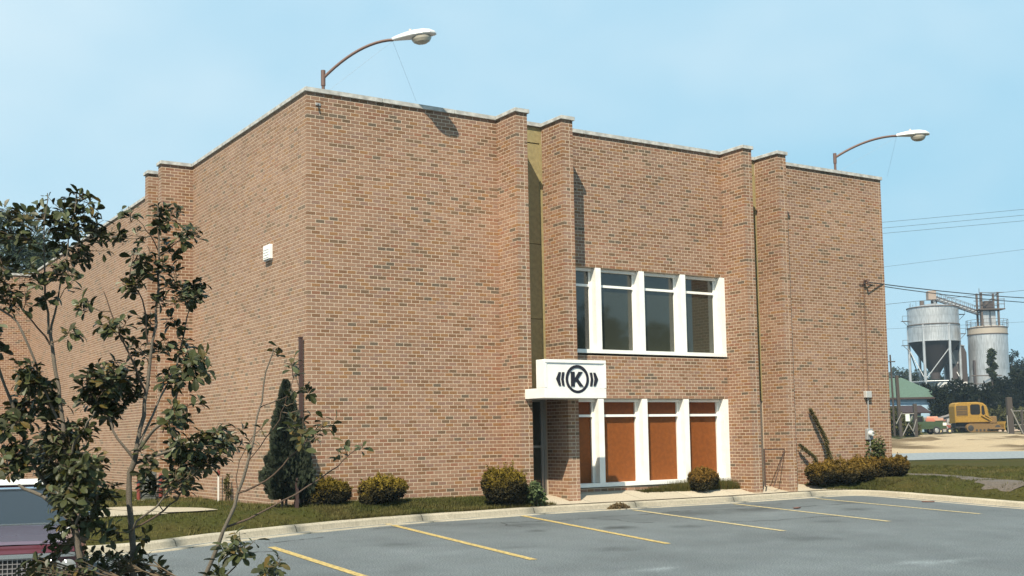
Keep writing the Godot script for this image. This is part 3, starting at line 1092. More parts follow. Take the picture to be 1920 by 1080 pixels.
const STEMS := [
	[[0.05, 0, 0, 0.034], [0.14, 0.75, 0.04, 0.028], [0.18, 1.23, 0.07, 0.023], [0.16, 1.58, 0.08, 0.02], [0.15, 1.78, 0.08, 0.018], [0.19, 1.95, 0.08, 0.017], [0.23, 2.21, 0.05, 0.014], [0.26, 2.5, 0.03, 0.011], [0.29, 2.81, 0, 0.009], [0.3, 3.15, -0.03, 0.007], [0.3, 3.39, -0.04, 0.005], [0.29, 3.62, -0.04, 0.003]],
	[[-0.02, 0, 0, 0.03], [-0.04, 0.75, 0.13, 0.026], [-0.1, 1.23, 0.2, 0.022], [-0.15, 1.64, 0.23, 0.019], [-0.2, 2.06, 0.26, 0.016], [-0.23, 2.33, 0.26, 0.013], [-0.27, 2.54, 0.26, 0.012], [-0.3, 2.74, 0.26, 0.011]],
	[[-0.3, 2.73, 0.26, 0.01], [-0.32, 2.95, 0.29, 0.007], [-0.32, 3.22, 0.31, 0.005], [-0.32, 3.46, 0.33, 0.004], [-0.3, 3.63, 0.33, 0.003]],
	[[-0.3, 2.73, 0.26, 0.009], [-0.26, 2.95, 0.23, 0.006], [-0.23, 3.22, 0.2, 0.005], [-0.21, 3.43, 0.16, 0.004], [-0.19, 3.67, 0.13, 0.003]],
	[[-0.3, 2.67, 0.26, 0.007], [-0.39, 2.82, 0.33, 0.005], [-0.45, 2.9, 0.39, 0.004], [-0.55, 3.08, 0.39, 0.003]],
	[[-0.06, 0, 0, 0.028], [-0.17, 0.82, -0.13, 0.024], [-0.3, 1.44, -0.2, 0.02], [-0.39, 1.58, -0.23, 0.017], [-0.55, 1.68, -0.26, 0.013], [-0.72, 1.76, -0.29, 0.01]],
	[[-0.27, 1.41, -0.2, 0.015], [-0.47, 1.64, -0.33, 0.012], [-0.58, 1.82, -0.39, 0.01], [-0.66, 1.99, -0.45, 0.007]],
	[[-0.39, 1.59, -0.23, 0.012], [-0.45, 1.92, 0.13, 0.01], [-0.51, 2.16, 0.2, 0.01], [-0.58, 2.4, 0.26, 0.009], [-0.62, 2.6, 0.33, 0.008], [-0.67, 2.81, 0.39, 0.006]],
	[[-0.25, 2.19, 0.26, 0.009], [-0.33, 2.47, 0.34, 0.008], [-0.38, 2.67, 0.39, 0.008], [-0.48, 2.84, 0.43, 0.007], [-0.62, 2.93, 0.45, 0.006], [-0.69, 3.02, 0.45, 0.005]],
	[[0.21, 1.99, 0.08, 0.012], [0.34, 2.12, 0.16, 0.01], [0.44, 2.19, 0.21, 0.008], [0.51, 2.33, 0.26, 0.007], [0.57, 2.5, 0.29, 0.005], [0.67, 2.6, 0.31, 0.003]],
	[[0.17, 1.88, 0.08, 0.011], [0.34, 1.97, -0.13, 0.009], [0.5, 2.06, -0.26, 0.007], [0.67, 2.12, -0.33, 0.005]],
	[[0.19, 1.92, 0.08, 0.01], [0.09, 2.06, 0.13, 0.008], [0.02, 2.23, 0.13, 0.007], [-0.07, 2.35, 0.16, 0.005], [-0.1, 2.47, 0.16, 0.004]],
	[[0.21, 2.02, 0.07, 0.009], [0.29, 2.33, -0.13, 0.007], [0.36, 2.5, -0.2, 0.006], [0.4, 2.67, -0.23, 0.005], [0.45, 2.95, -0.26, 0.004], [0.48, 3.03, -0.26, 0.003]],
	[[0.25, 2.33, 0.04, 0.008], [0.21, 2.5, 0.13, 0.007], [0.15, 2.67, 0.2, 0.006], [0.1, 2.81, 0.23, 0.005], [0.04, 3, 0.26, 0.003]],
	[[0.25, 2.67, 0.03, 0.006], [0.25, 2.95, 0.13, 0.005], [0.19, 3.08, 0.2, 0.004], [0.21, 3.26, 0.2, 0.003]],
	[[0.3, 3.26, -0.03, 0.005], [0.36, 3.34, -0.1, 0.004], [0.43, 3.41, -0.16, 0.003], [0.5, 3.46, -0.2, 0.002]],
	[[0.29, 3.32, -0.04, 0.004], [0.25, 3.43, 0.07, 0.003], [0.2, 3.5, 0.1, 0.003], [0.15, 3.47, 0.13, 0.002]],
	[[-0.17, 1.78, 0.23, 0.01], [-0.12, 2.02, 0.33, 0.008], [-0.03, 2.12, 0.39, 0.006], [0.05, 2.23, 0.42, 0.005]],
	[[0.09, 0, 0, 0.03], [0.34, 0.55, 0.13, 0.022], [0.53, 0.93, 0.23, 0.017], [0.69, 1.17, 0.26, 0.014], [0.82, 1.47, 0.29, 0.011], [0.91, 1.7, 0.29, 0.01], [0.99, 1.95, 0.29, 0.008], [1.03, 2.19, 0.26, 0.006], [1.08, 2.47, 0.26, 0.005], [1.13, 2.62, 0.26, 0.003]],
	[[0.91, 1.7, 0.29, 0.007], [1.1, 1.78, 0.39, 0.006], [1.27, 1.92, 0.45, 0.005], [1.37, 2.02, 0.49, 0.004], [1.46, 2.12, 0.52, 0.003]],
	[[0.83, 1.49, 0.29, 0.007], [1.03, 1.57, 0.16, 0.006], [1.23, 1.68, 0.07, 0.005], [1.44, 1.82, 0, 0.004], [1.56, 1.92, 0, 0.003], [1.66, 1.99, 0, 0.002]],
	[[0.97, 1.88, 0.29, 0.004], [1.06, 2, 0.33, 0.003], [1.18, 2.16, 0.36, 0.003], [1.24, 2.3, 0.39, 0.002], [1.3, 2.48, 0.39, 0.002]],
	[[1.04, 2.24, 0.26, 0.004], [1.13, 2.28, 0.21, 0.003], [1.23, 2.33, 0.18, 0.002], [1.31, 2.37, 0.16, 0.002]],
	[[0.91, 1.7, 0.29, 0.004], [0.9, 1.85, 0.26, 0.003], [0.96, 2.02, 0.23, 0.003], [1.05, 2.12, 0.21, 0.002]],
	[[0.67, 1.13, 0.26, 0.006], [0.82, 1.18, 0.39, 0.005], [0.96, 1.3, 0.45, 0.004], [0.99, 1.39, 0.45, 0.003]],
	[[0.82, 1.18, 0.39, 0.004], [1.03, 1.2, 0.49, 0.003], [1.18, 1.25, 0.52, 0.002]],
	[[0.17, 1.41, 0.07, 0.009], [0.24, 1.53, 0.2, 0.007], [0.38, 1.63, 0.26, 0.006], [0.5, 1.76, 0.29, 0.004]],
	[[0.16, 1.47, 0.07, 0.008], [0.31, 1.58, -0.13, 0.006], [0.41, 1.68, -0.2, 0.005], [0.45, 1.82, -0.26, 0.004]],
	[[-0.14, 1.51, 0.22, 0.01], [-0.05, 1.58, 0.39, 0.008], [0.02, 1.71, 0.45, 0.006], [0.02, 1.88, 0.45, 0.004]],
]
const CLUSTERS := [
	[-0.19, 3.61, 0.01, 0.11, 0.1, 26], [-0.31, 3.59, 0.15, 0.08, 0.08, 16], [-0.17, 3.68, 0.08, 0.05, 0.03, 6], [-0.38, 3.55, 0.17, 0.07, 0.07, 10], [-0.12, 3.49, -0.03, 0.08, 0.08, 18], [-0.25, 3.47, 0.11, 0.12, 0.1, 30],
	[-0.47, 3.49, 0.51, 0.12, 0.08, 22], [-0.59, 3.39, 0.46, 0.1, 0.1, 24], [-0.41, 3.36, 0.44, 0.15, 0.08, 26], [-0.27, 3.33, 0.03, 0.14, 0.08, 26], [-0.11, 3.38, 0.17, 0.08, 0.07, 12], [0.01, 3.39, 0.03, 0.05, 0.05, 10],
	[0.06, 3.43, -0.01, 0.03, 0.03, 5], [-0.03, 3.32, -0.02, 0.03, 0.02, 2], [-0.14, 3.26, 0.07, 0.05, 0.04, 6], [-0.17, 3.15, 0.38, 0.08, 0.08, 20], [-0.14, 3.07, 0.38, 0.04, 0.03, 4], [-0.34, 3.1, 0.45, 0.08, 0.08, 16],
	[-0.28, 2.99, 0.37, 0.07, 0.05, 8], [-0.62, 3.23, 0.26, 0.12, 0.12, 34], [-0.64, 3.05, 0.37, 0.1, 0.12, 28], [-0.5, 2.96, 0.45, 0.12, 0.08, 24], [-0.61, 2.81, 0.49, 0.08, 0.05, 10], [-0.37, 2.95, 0.44, 0.05, 0.08, 8],
	[-0.53, 3.08, 0.56, 0.1, 0.07, 16], [-0.31, 3.19, 0.13, 0.05, 0.07, 8], [-0.64, 2.7, 0.37, 0.09, 0.11, 30], [-0.46, 2.5, 0.41, 0.12, 0.06, 18], [-0.36, 2.45, 0.34, 0.1, 0.09, 22], [-0.45, 2.35, 0.12, 0.12, 0.08, 24],
	[-0.31, 2.31, 0.25, 0.1, 0.08, 18], [-0.58, 2.26, 0.01, 0.1, 0.08, 16], [-0.05, 2.91, 0.45, 0.07, 0.05, 12], [-0.08, 2.78, 0.39, 0.05, 0.06, 8], [0.01, 2.81, 0.25, 0.02, 0.03, 3], [0.28, 3.63, -0.13, 0.05, 0.05, 10],
	[0.21, 3.54, 0.28, 0.06, 0.04, 8], [0.29, 3.52, -0.01, 0.07, 0.05, 10], [0.4, 3.55, -0.03, 0.08, 0.06, 14], [0.49, 3.44, -0.04, 0.08, 0.05, 16], [0.52, 3.48, -0.19, 0.04, 0.02, 4], [0.16, 3.45, 0.09, 0.02, 0.02, 2],
	[0.2, 3.4, 0.11, 0.03, 0.03, 3], [0.34, 3.42, -0.07, 0.03, 0.03, 4], [0.29, 3.4, -0.19, 0.03, 0.03, 4], [0.36, 3.32, -0.19, 0.03, 0.02, 3], [0.27, 3.26, 0.11, 0.08, 0.06, 16], [0.21, 3.18, -0.01, 0.06, 0.06, 12],
	[0.31, 3.16, -0.23, 0.07, 0.08, 16], [0.37, 3.22, 0.03, 0.04, 0.05, 6], [0.4, 3.15, -0.12, 0.03, 0.03, 3], [0.23, 3.1, 0.21, 0.05, 0.05, 8], [0.46, 3.06, -0.27, 0.09, 0.08, 34], [0.42, 3.08, -0.33, 0.07, 0.06, 18],
	[0.5, 3, -0.04, 0.05, 0.05, 12], [0.34, 3.03, 0, 0.04, 0.06, 8], [0.17, 3.09, 0.16, 0.06, 0.06, 10], [0.14, 3.06, 0.06, 0.05, 0.05, 6], [0.37, 2.88, -0.2, 0.06, 0.06, 10], [0.21, 2.86, -0.1, 0.06, 0.05, 8],
	[0.12, 2.81, 0.17, 0.06, 0.06, 14], [0.09, 2.79, 0.34, 0.06, 0.05, 10], [0.17, 2.74, 0.12, 0.03, 0.07, 5], [0.41, 2.71, -0.21, 0.07, 0.06, 14], [0.33, 2.64, -0.06, 0.06, 0.06, 12], [0.39, 2.61, -0.41, 0.07, 0.05, 10],
	[0.18, 2.64, 0, 0.06, 0.06, 10], [0.02, 2.5, 0.04, 0.12, 0.08, 40], [0.1, 2.46, 0.25, 0.1, 0.09, 24], [-0.07, 2.45, 0.21, 0.07, 0.08, 16], [0.02, 2.38, 0.04, 0.12, 0.07, 32], [-0.09, 2.33, 0.08, 0.1, 0.06, 16],
	[0.12, 2.4, -0.01, 0.07, 0.1, 16], [0.03, 2.26, 0.11, 0.09, 0.05, 20], [0.15, 2.5, -0.07, 0.05, 0.1, 10], [0.51, 2.45, 0.37, 0.09, 0.05, 20], [0.62, 2.48, 0.46, 0.08, 0.05, 16], [0.7, 2.5, 0.51, 0.08, 0.08, 18],
	[0.73, 2.59, 0.42, 0.05, 0.03, 6], [0.78, 2.47, 0.51, 0.03, 0.03, 3], [0.63, 2.31, 0.05, 0.04, 0.02, 5], [0.5, 2.22, 0.12, 0.06, 0.05, 12], [0.57, 2.23, 0.47, 0.04, 0.03, 7], [0.48, 2.16, 0.33, 0.07, 0.03, 8],
	[0.7, 2.07, -0.36, 0.1, 0.08, 28], [0.74, 2, -0.13, 0.05, 0.05, 14], [0.62, 2.09, -0.27, 0.08, 0.06, 18], [0.51, 2.04, -0.12, 0.11, 0.08, 34], [0.38, 1.99, -0.22, 0.09, 0.08, 22], [0.6, 1.95, -0.4, 0.11, 0.08, 34],
	[0.45, 1.9, -0.28, 0.12, 0.08, 34], [0.34, 1.85, -0.42, 0.09, 0.07, 18], [0.53, 1.83, 0.23, 0.1, 0.05, 18], [0.27, 1.92, 0.07, 0.07, 0.09, 14], [0.63, 1.85, 0.21, 0.05, 0.03, 6], [0.46, 1.76, 0.07, 0.06, 0.04, 8],
	[0.57, 1.76, 0.09, 0.03, 0.03, 3], [0.24, 1.78, -0.07, 0.07, 0.08, 16], [0.05, 1.92, 0.58, 0.12, 0.1, 30], [-0.07, 1.87, 0.39, 0.12, 0.1, 34], [-0.21, 1.88, 0.14, 0.12, 0.12, 36], [-0.34, 1.95, -0.05, 0.12, 0.1, 34],
	[-0.48, 1.95, 0.34, 0.12, 0.1, 32], [-0.62, 2, -0.49, 0.1, 0.1, 26], [-0.65, 1.85, -0.52, 0.07, 0.07, 12], [-0.51, 1.83, -0.58, 0.12, 0.07, 20], [-0.36, 1.8, -0.07, 0.12, 0.08, 26], [-0.21, 1.71, 0.09, 0.12, 0.08, 30],
	[-0.05, 1.73, 0.53, 0.12, 0.09, 34], [0.07, 1.73, 0.3, 0.08, 0.08, 20], [-0.31, 1.66, -0.44, 0.08, 0.07, 14], [-0.17, 1.58, 0.23, 0.1, 0.07, 16], [0, 1.58, 0.28, 0.07, 0.1, 14], [-0.48, 2.19, 0.41, 0.12, 0.07, 20],
	[-0.31, 2.12, 0.09, 0.12, 0.08, 26], [-0.17, 2.06, 0.27, 0.1, 0.09, 22], [-0.62, 2.16, 0.32, 0.08, 0.08, 14], [-0.03, 2.12, 0.35, 0.08, 0.06, 14], [0.09, 1.47, 0.28, 0.06, 0.05, 8], [-0.39, 1.41, -0.2, 0.09, 0.07, 18],
	[-0.47, 1.35, -0.31, 0.03, 0.03, 4], [-0.55, 1.23, -0.23, 0.1, 0.05, 18], [-0.63, 1.18, -0.4, 0.07, 0.05, 8], [0.03, 1.3, 0.16, 0.12, 0.1, 28], [0.14, 1.23, -0.05, 0.1, 0.08, 24], [-0.07, 1.23, 0.37, 0.12, 0.08, 24],
	[-0.24, 1.22, 0.34, 0.1, 0.06, 14], [0.19, 1.32, 0.06, 0.06, 0.05, 7], [0.27, 1.21, -0.14, 0.03, 0.03, 5], [0.05, 1.13, -0.04, 0.17, 0.07, 20], [-0.48, 1.11, -0.31, 0.17, 0.07, 20], [0.22, 1.44, -0.06, 0.03, 0.03, 3],
	[1.14, 2.64, 0.14, 0.04, 0.03, 6], [1.3, 2.5, 0.55, 0.07, 0.04, 11], [1.24, 2.53, 0.23, 0.01, 0.01, 1], [1.33, 2.37, -0.04, 0.07, 0.04, 12], [1.27, 2.35, 0.34, 0.03, 0.03, 4], [1.29, 2.27, 0.42, 0.03, 0.03, 4],
	[1.26, 2.14, 0.58, 0.03, 0.03, 5], [0.99, 2.06, 0.19, 0.05, 0.03, 4], [1.07, 2.12, 0.38, 0.05, 0.03, 4], [0.97, 1.99, 0.3, 0.02, 0.02, 2], [1.36, 2.12, 0.65, 0.08, 0.05, 14], [1.3, 2.16, 0.47, 0.05, 0.03, 6],
	[1.51, 2.14, 0.52, 0.05, 0.05, 10], [1.44, 2.08, 0.34, 0.07, 0.03, 8], [1.49, 1.97, -0.13, 0.06, 0.03, 7], [1.56, 2, 0.16, 0.03, 0.03, 4], [1.68, 1.99, 0.18, 0.03, 0.03, 4], [1.39, 2, 0.68, 0.04, 0.03, 4],
	[1.34, 2.23, 0.32, 0.03, 0.02, 3], [0.98, 1.4, 0.52, 0.1, 0.07, 26], [0.91, 1.37, 0.59, 0.05, 0.04, 6], [1.18, 1.27, 0.58, 0.08, 0.08, 16], [1.23, 1.32, 0.66, 0.03, 0.03, 4], [0.82, 1.25, 0.4, 0.06, 0.05, 9],
	[0.79, 1.18, 0.46, 0.05, 0.03, 6], [0.93, 1.2, 0.58, 0.03, 0.03, 4], [1.15, 1.18, 0.42, 0.05, 0.03, 6],
]


# ---------------------------------------------------------------- plants
func leaf_mesh(length: float, width: float, fold: float, bend: float) -> ArrayMesh:
	# an obovate leaf along +z, folded along its midrib, tip bent down
	var m := MB.new()
	var row: Array = []
	for s in [[0.0, 0.04], [0.3, 0.62], [0.62, 1.0], [0.86, 0.7], [1.0, 0.05]]:
		var z: float = s[0] * length
		var w: float = s[1] * width / 2
		var y: float = -bend * s[0] * s[0] * length
		row.append([Vector3(-w, y + fold * w, z), Vector3(0, y, z), Vector3(w, y + fold * w, z)])
	for i in row.size() - 1:
		m.quad(row[i][0], row[i][1], row[i + 1][1], row[i + 1][0], Vector3.UP)
		m.quad(row[i][1], row[i][2], row[i + 1][2], row[i + 1][1], Vector3.UP)
	return m.mesh()


# a tuft of small leaves, for shrubs and far trees
func tuft_mesh(count: int, size: float, spread: float, thin := 0.5) -> ArrayMesh:
	var m := MB.new()
	for i in count:
		var d := Vector3(rng.randfn(), rng.randfn() * 0.7 + 0.35, rng.randfn()).normalized()
		var side := d.cross(Vector3(rng.randfn(), rng.randfn(), rng.randfn())).normalized() * size * thin * 0.5
		var a := d * spread * rng.randf_range(0.1, 0.7)
		var b := a + d * size
		var mid := a.lerp(b, 0.55)
		m.flat(a, mid + side, b, side.cross(d))
		m.flat(a, b, mid - side, side.cross(d))
	return m.mesh()


func in_ball() -> Vector3:
	while true:
		var p := Vector3(rng.randf_range(-1, 1), rng.randf_range(-1, 1), rng.randf_range(-1, 1))
		if p.length_squared() < 1.0:
			return p
	return Vector3.ZERO


func aim(z: Vector3, up: Vector3, s: float, at: Vector3) -> Transform3D:
	var x := up.cross(z)
	if x.length_squared() < 1e-4:
		x = Vector3.RIGHT.cross(z)
	x = x.normalized()
	return Transform3D(Basis(x, z.cross(x), z).scaled_local(Vector3.ONE * s), at)


func broadleaf() -> void:
	var base := Vector3(-7.55, 0, 14.85)
	base.y = lot_y(base.x, base.z) - 0.02
	var t := thing("young_magnolia", "young multi-stemmed tree with glossy dark leaves in front of the parked car", "tree", base, -atan2(0.539, 0.842))
	var bark := tinted(0.9, noise(0.15, 0.5, 1.0, 4, 256, 71), 3.0)
	for s in STEMS:
		var pts := PackedVector3Array()
		var rad := PackedFloat32Array()
		var cv := Curve3D.new()
		for i in s.size():
			var p := Vector3(s[i][0], s[i][1], s[i][2])
			var a := Vector3(s[maxi(i - 1, 0)][0], s[maxi(i - 1, 0)][1], s[maxi(i - 1, 0)][2])
			var b := Vector3(s[mini(i + 1, s.size() - 1)][0], s[mini(i + 1, s.size() - 1)][1], s[mini(i + 1, s.size() - 1)][2])
			cv.add_point(p, (a - b) * 0.16, (b - a) * 0.16)
		for i in s.size() - 1:
			for k in 3:
				var q := cv.sample(i, k / 3.0)
				pts.append(q + Vector3(rng.randf_range(-1, 1), rng.randf_range(-1, 1), rng.randf_range(-1, 1)) * 0.007)
				rad.append(lerpf(s[i][3], s[i + 1][3], k / 3.0) * rng.randf_range(0.92, 1.1))
		pts.append(cv.sample(s.size() - 2, 1.0))
		rad.append(s[-1][3])
		var m := MB.new()
		var g := rng.randf_range(0.8, 1.15)
		m.col = Color(0.235 * g, 0.20 * g, 0.155 * g) if s[0][3] > 0.008 else Color(0.15 * g, 0.10 * g, 0.07 * g)
		m.tube(pts, rad, 8)
		part("trunk" if s[0][1] < 0.05 else "branch", m.mesh(), bark, t)
	# leaves in whorls round twig ends
	var kinds := [leaf_mesh(0.070, 0.041, 0.3, 0.16), leaf_mesh(0.060, 0.036, 0.2, 0.35), leaf_mesh(0.074, 0.038, 0.5, 0.08)]
	var hues := [[0.038, 0.043, 0.015], [0.048, 0.056, 0.022], [0.028, 0.031, 0.012], [0.074, 0.088, 0.043], [0.064, 0.050, 0.014], [0.10, 0.068, 0.018]]
	var odds := [0.34, 0.22, 0.22, 0.1, 0.08, 0.04]
	var mats: Array[Material] = []
	for h in hues:
		var m := paint(lin(h[0], h[1], h[2]), 0.42)
		m.metallic_specular = 0.35
		m.backlight_enabled = true
		m.backlight = lin(0.06, 0.06, 0.012)
		mats.append(m)
	var all: Array = []
	var twig_mat := tinted(0.9)
	for c in CLUSTERS:
		var mid := Vector3(c[0], c[1], c[2])
		var r := Vector3(c[3], c[4], (c[3] + c[4]) * 0.6) * 1.3
		# nearest point on a branch, from which twigs grow into the cluster
		var from := Vector3.ZERO
		var near := 1e9
		for s in STEMS:
			for i in s.size() - 1:
				if s[i][1] > mid.y + 0.05 or s[i][3] > 0.0135:
					continue
				for k in 3:
					var q := Vector3(s[i][0], s[i][1], s[i][2]).lerp(Vector3(s[i + 1][0], s[i + 1][1], s[i + 1][2]), k / 3.0)
					var d := q.distance_to(mid - Vector3(0, 0.08, 0))
					if d < near:
						near = d
						from = q
		var n: int = int(c[5] * (1.3 if c[0] > 0.98 and c[1] > 1.8 else 3.9 if c[0] < 0.1 and c[1] < 2.5 else 3.2 if c[1] < 2.5 and c[0] < 0.5 else 2.2))
		var whorls := maxi(1, roundi(n / 4.5))
		var tw := MB.new()
		var g := rng.randf_range(0.8, 1.2)
		tw.col = Color(0.13 * g, 0.095 * g, 0.06 * g)
		var hub := from.lerp(mid, 0.6) + Vector3(0, -0.01, 0)
		if near > 0.04:
			tw.tube(PackedVector3Array([from, from.lerp(hub, 0.5) + Vector3(0, -0.012, 0.01), hub]), PackedFloat32Array([0.0038, 0.0033, 0.0026]), 5, false)
		for w in whorls:
			var tip := mid + in_ball() * r
			if n < 8:
				tip = mid + in_ball() * r * 0.3
			tw.tube(PackedVector3Array([hub, hub.lerp(tip, 0.55) + Vector3(0, -0.008, 0), tip]), PackedFloat32Array([0.0026, 0.002, 0.0015]), 4, false)
			var axis := ((tip - hub).normalized() + Vector3(0, 0.5, 0)).normalized()
			for k in ceili(float(n) / whorls):
				var a := TAU * (k * 0.381) + rng.randf() * 0.8
				var e1 := axis.cross(Vector3(0.31, 0.2, 0.9)).normalized()
				var e2 := axis.cross(e1)
				var out := (e1 * cos(a) + e2 * sin(a))
				var z := (out * rng.randf_range(0.6, 1.0) + axis * rng.randf_range(-0.1, 0.9) + Vector3(0, rng.randf_range(-0.35, 0.1), 0)).normalized()
				var up := (axis + Vector3(rng.randf_range(-0.5, 0.5), 0.4, rng.randf_range(-0.5, 0.5))).normalized()
				var at := tip - axis * rng.randf_range(0.0, 0.09) + z * 0.006
				var roll := rng.randf()
				var hue := 0
				for o in odds.size():
					roll -= odds[o]
					if roll < 0.0:
						hue = o
						break
				all.append([aim(z, up, rng.randf_range(0.6, 1.2), at), hue, rng.randi() % 3])
		part("twig", tw.mesh(), twig_mat, t)
	# those nearest to the lens are leaves of their own
	var order := range(all.size())
	var score := PackedFloat32Array()
	for a in all:
		var b: Basis = a[0].basis
		score.append((a[0].origin.z + absf(b.y.normalized().z) * 0.35 + b.x.length() * 0.4) + (0.0 if a[0].origin.y > 1.15 else -5.0))
	order.sort_custom(func(p, q): return score[p] > score[q])
	var where := [[], [], []]
	var tints := [[], [], []]
	for i in order.size():
		var a: Array = all[order[i]]
		if i < 300:
			part("leaf", kinds[a[2]], mats[a[1]], t, a[0])
		else:
			where[a[2]].append(a[0])
			var v := rng.randf_range(0.8, 1.25)
			tints[a[2]].append(Color(hues[a[1]][0] * v, hues[a[1]][1] * v, hues[a[1]][2] * v))
	var mass := tinted(0.42)
	mass.metallic_specular = 0.35
	mass.backlight_enabled = true
	mass.backlight = lin(0.06, 0.06, 0.012)
	for k in 3:
		var o := scatter("foliage" if k == 0 else "foliage_%03d" % k, kinds[k], mass, where[k], tints[k], t)


# a dense shrub: an uneven cloud of small tufts over a frame of stems
func shrub(called: String, label: String, category: String, at: Vector3, size: Vector3, count: int, top: Color, low: Color, tuft: Mesh, group := "", lumps := 7) -> Node3D:
	var t := thing(called, label, category, at, rng.randf() * 0.3, group)
	var st := MB.new()
	st.col = Color(0.08, 0.055, 0.035)
	for i in 9:
		var a := rng.randf() * TAU
		var e := Vector3(cos(a) * size.x * 0.6, size.y * rng.randf_range(0.55, 0.9), sin(a) * size.z * 0.6)
		st.tube(PackedVector3Array([Vector3(cos(a), -0.5, sin(a)) * 0.05, e * 0.5 + Vector3(0, 0.05, 0), e]), PackedFloat32Array([0.012, 0.009, 0.004]), 5, false)
	part("stem", st.mesh(), tinted(0.9), t)
	var ball: Array = []
	for i in lumps:
		var a := TAU * i / lumps + rng.randf()
		var d := rng.randf_range(0.3, 0.68)
		ball.append([Vector3(cos(a) * size.x * d, size.y * rng.randf_range(0.3, 0.78), sin(a) * size.z * d), rng.randf_range(0.24, 0.5)])
	ball.append([Vector3(0, size.y * 0.58, 0), 0.62])
	var where: Array = []
	var tints: Array = []
	var mat := tinted(0.85)
	mat.metallic_specular = 0.2
	mat.backlight_enabled = true
	mat.backlight = lin(0.03, 0.03, 0.006)
	for i in count:
		var b: Array = ball[rng.randi() % ball.size()]
		var p := in_ball()
		p = p.normalized() * pow(p.length(), 0.45)
		var q: Vector3 = b[0] + p * b[1] * Vector3(size.x * 1.15, size.y * 0.9, size.z * 1.15)
		if q.y < 0.02:
			q.y = rng.randf_range(0.02, 0.1)
		var up := (p + Vector3(0, 0.5, 0)).normalized()
		where.append(aim(up.cross(Vector3(rng.randfn(), rng.randfn(), rng.randfn())).normalized(), up, rng.randf_range(0.7, 1.25), q))
		# young tips stand out on the upper shoots, shade within and below is painted as darker leaves
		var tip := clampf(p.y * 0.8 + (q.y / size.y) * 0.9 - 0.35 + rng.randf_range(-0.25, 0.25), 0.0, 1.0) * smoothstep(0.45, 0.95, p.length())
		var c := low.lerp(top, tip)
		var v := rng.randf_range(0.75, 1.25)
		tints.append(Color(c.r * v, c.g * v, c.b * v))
	# loose shoots that stand out of the clipped outline
	for i in count / 75:
		var b: Array = ball[rng.randi() % ball.size()]
		var dir := (in_ball() + Vector3(0, 0.9, 0)).normalized()
		var root: Vector3 = b[0] + dir * b[1] * Vector3(size.x, size.y * 0.8, size.z)
		var long := rng.randf_range(0.12, 0.3) * size.y
		for k in 7:
			where.append(aim(in_ball().normalized(), dir, rng.randf_range(0.6, 0.95), root + dir * long * k / 6.0 + in_ball() * 0.012))
			var v := rng.randf_range(0.8, 1.25)
			tints.append(Color(top.r * v, top.g * v, top.b * v))
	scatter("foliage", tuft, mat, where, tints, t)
	return t


func far_tree(called: String, label: String, at: Vector3, height: float, half: float, tuft: Mesh, col: Color, count: int, group := "", category := "tree", crown_from := 0.12) -> Node3D:
	var t := thing(called, label, category, at, rng.randf() * TAU, group)
	var st := MB.new()
	st.col = Color(0.075, 0.06, 0.045)
	var r := height * 0.022 + 0.02
	st.tube(PackedVector3Array([Vector3(0, -1.0, 0), Vector3(0.02 * height, height * 0.4, 0), Vector3(0, height * 0.85, 0)]), PackedFloat32Array([r, r * 0.7, r * 0.2]), 7)
	var ball: Array = []
	for i in 11:
		var a := i * 2.4
		var f := (i + 0.5) / 11.0
		var w := sin(PI * (0.18 + 0.78 * f)) * half
		var y := height * lerpf(crown_from + 0.08, 0.9, f)
		var c := Vector3(cos(a) * w * rng.randf_range(0.4, 0.75), y, sin(a) * w * rng.randf_range(0.4, 0.75))
		ball.append([c, half * rng.randf_range(0.36, 0.58), rng.randf_range(0.8, 1.25)])
		st.tube(PackedVector3Array([Vector3(0, y * 0.7, 0), c * Vector3(0.5, 0.9, 0.5), c]), PackedFloat32Array([r * 0.4, r * 0.25, r * 0.08]), 4, false)
	part("trunk", st.mesh(), tinted(0.9), t)
	var where: Array = []
	var tints: Array = []
	var mat := tinted(0.95)
	mat.metallic_specular = 0.08
	for i in count:
		var b: Array = ball[rng.randi() % ball.size()]
		var p := in_ball()
		p = p.normalized() * pow(p.length(), 0.5)
		var q: Vector3 = b[0] + p * b[1] * Vector3(1, 0.8, 1)
		where.append(aim(Vector3(rng.randfn(), rng.randfn(), rng.randfn()).normalized(), (p + Vector3(0, 0.4, 0)).normalized(), rng.randf_range(0.7, 1.3), q))
		var v: float = b[2] * rng.randf_range(0.75, 1.25)
		tints.append(Color(col.r * v, col.g * v, col.b * v))
	scatter("crown", tuft, mat, where, tints, t)
	return t


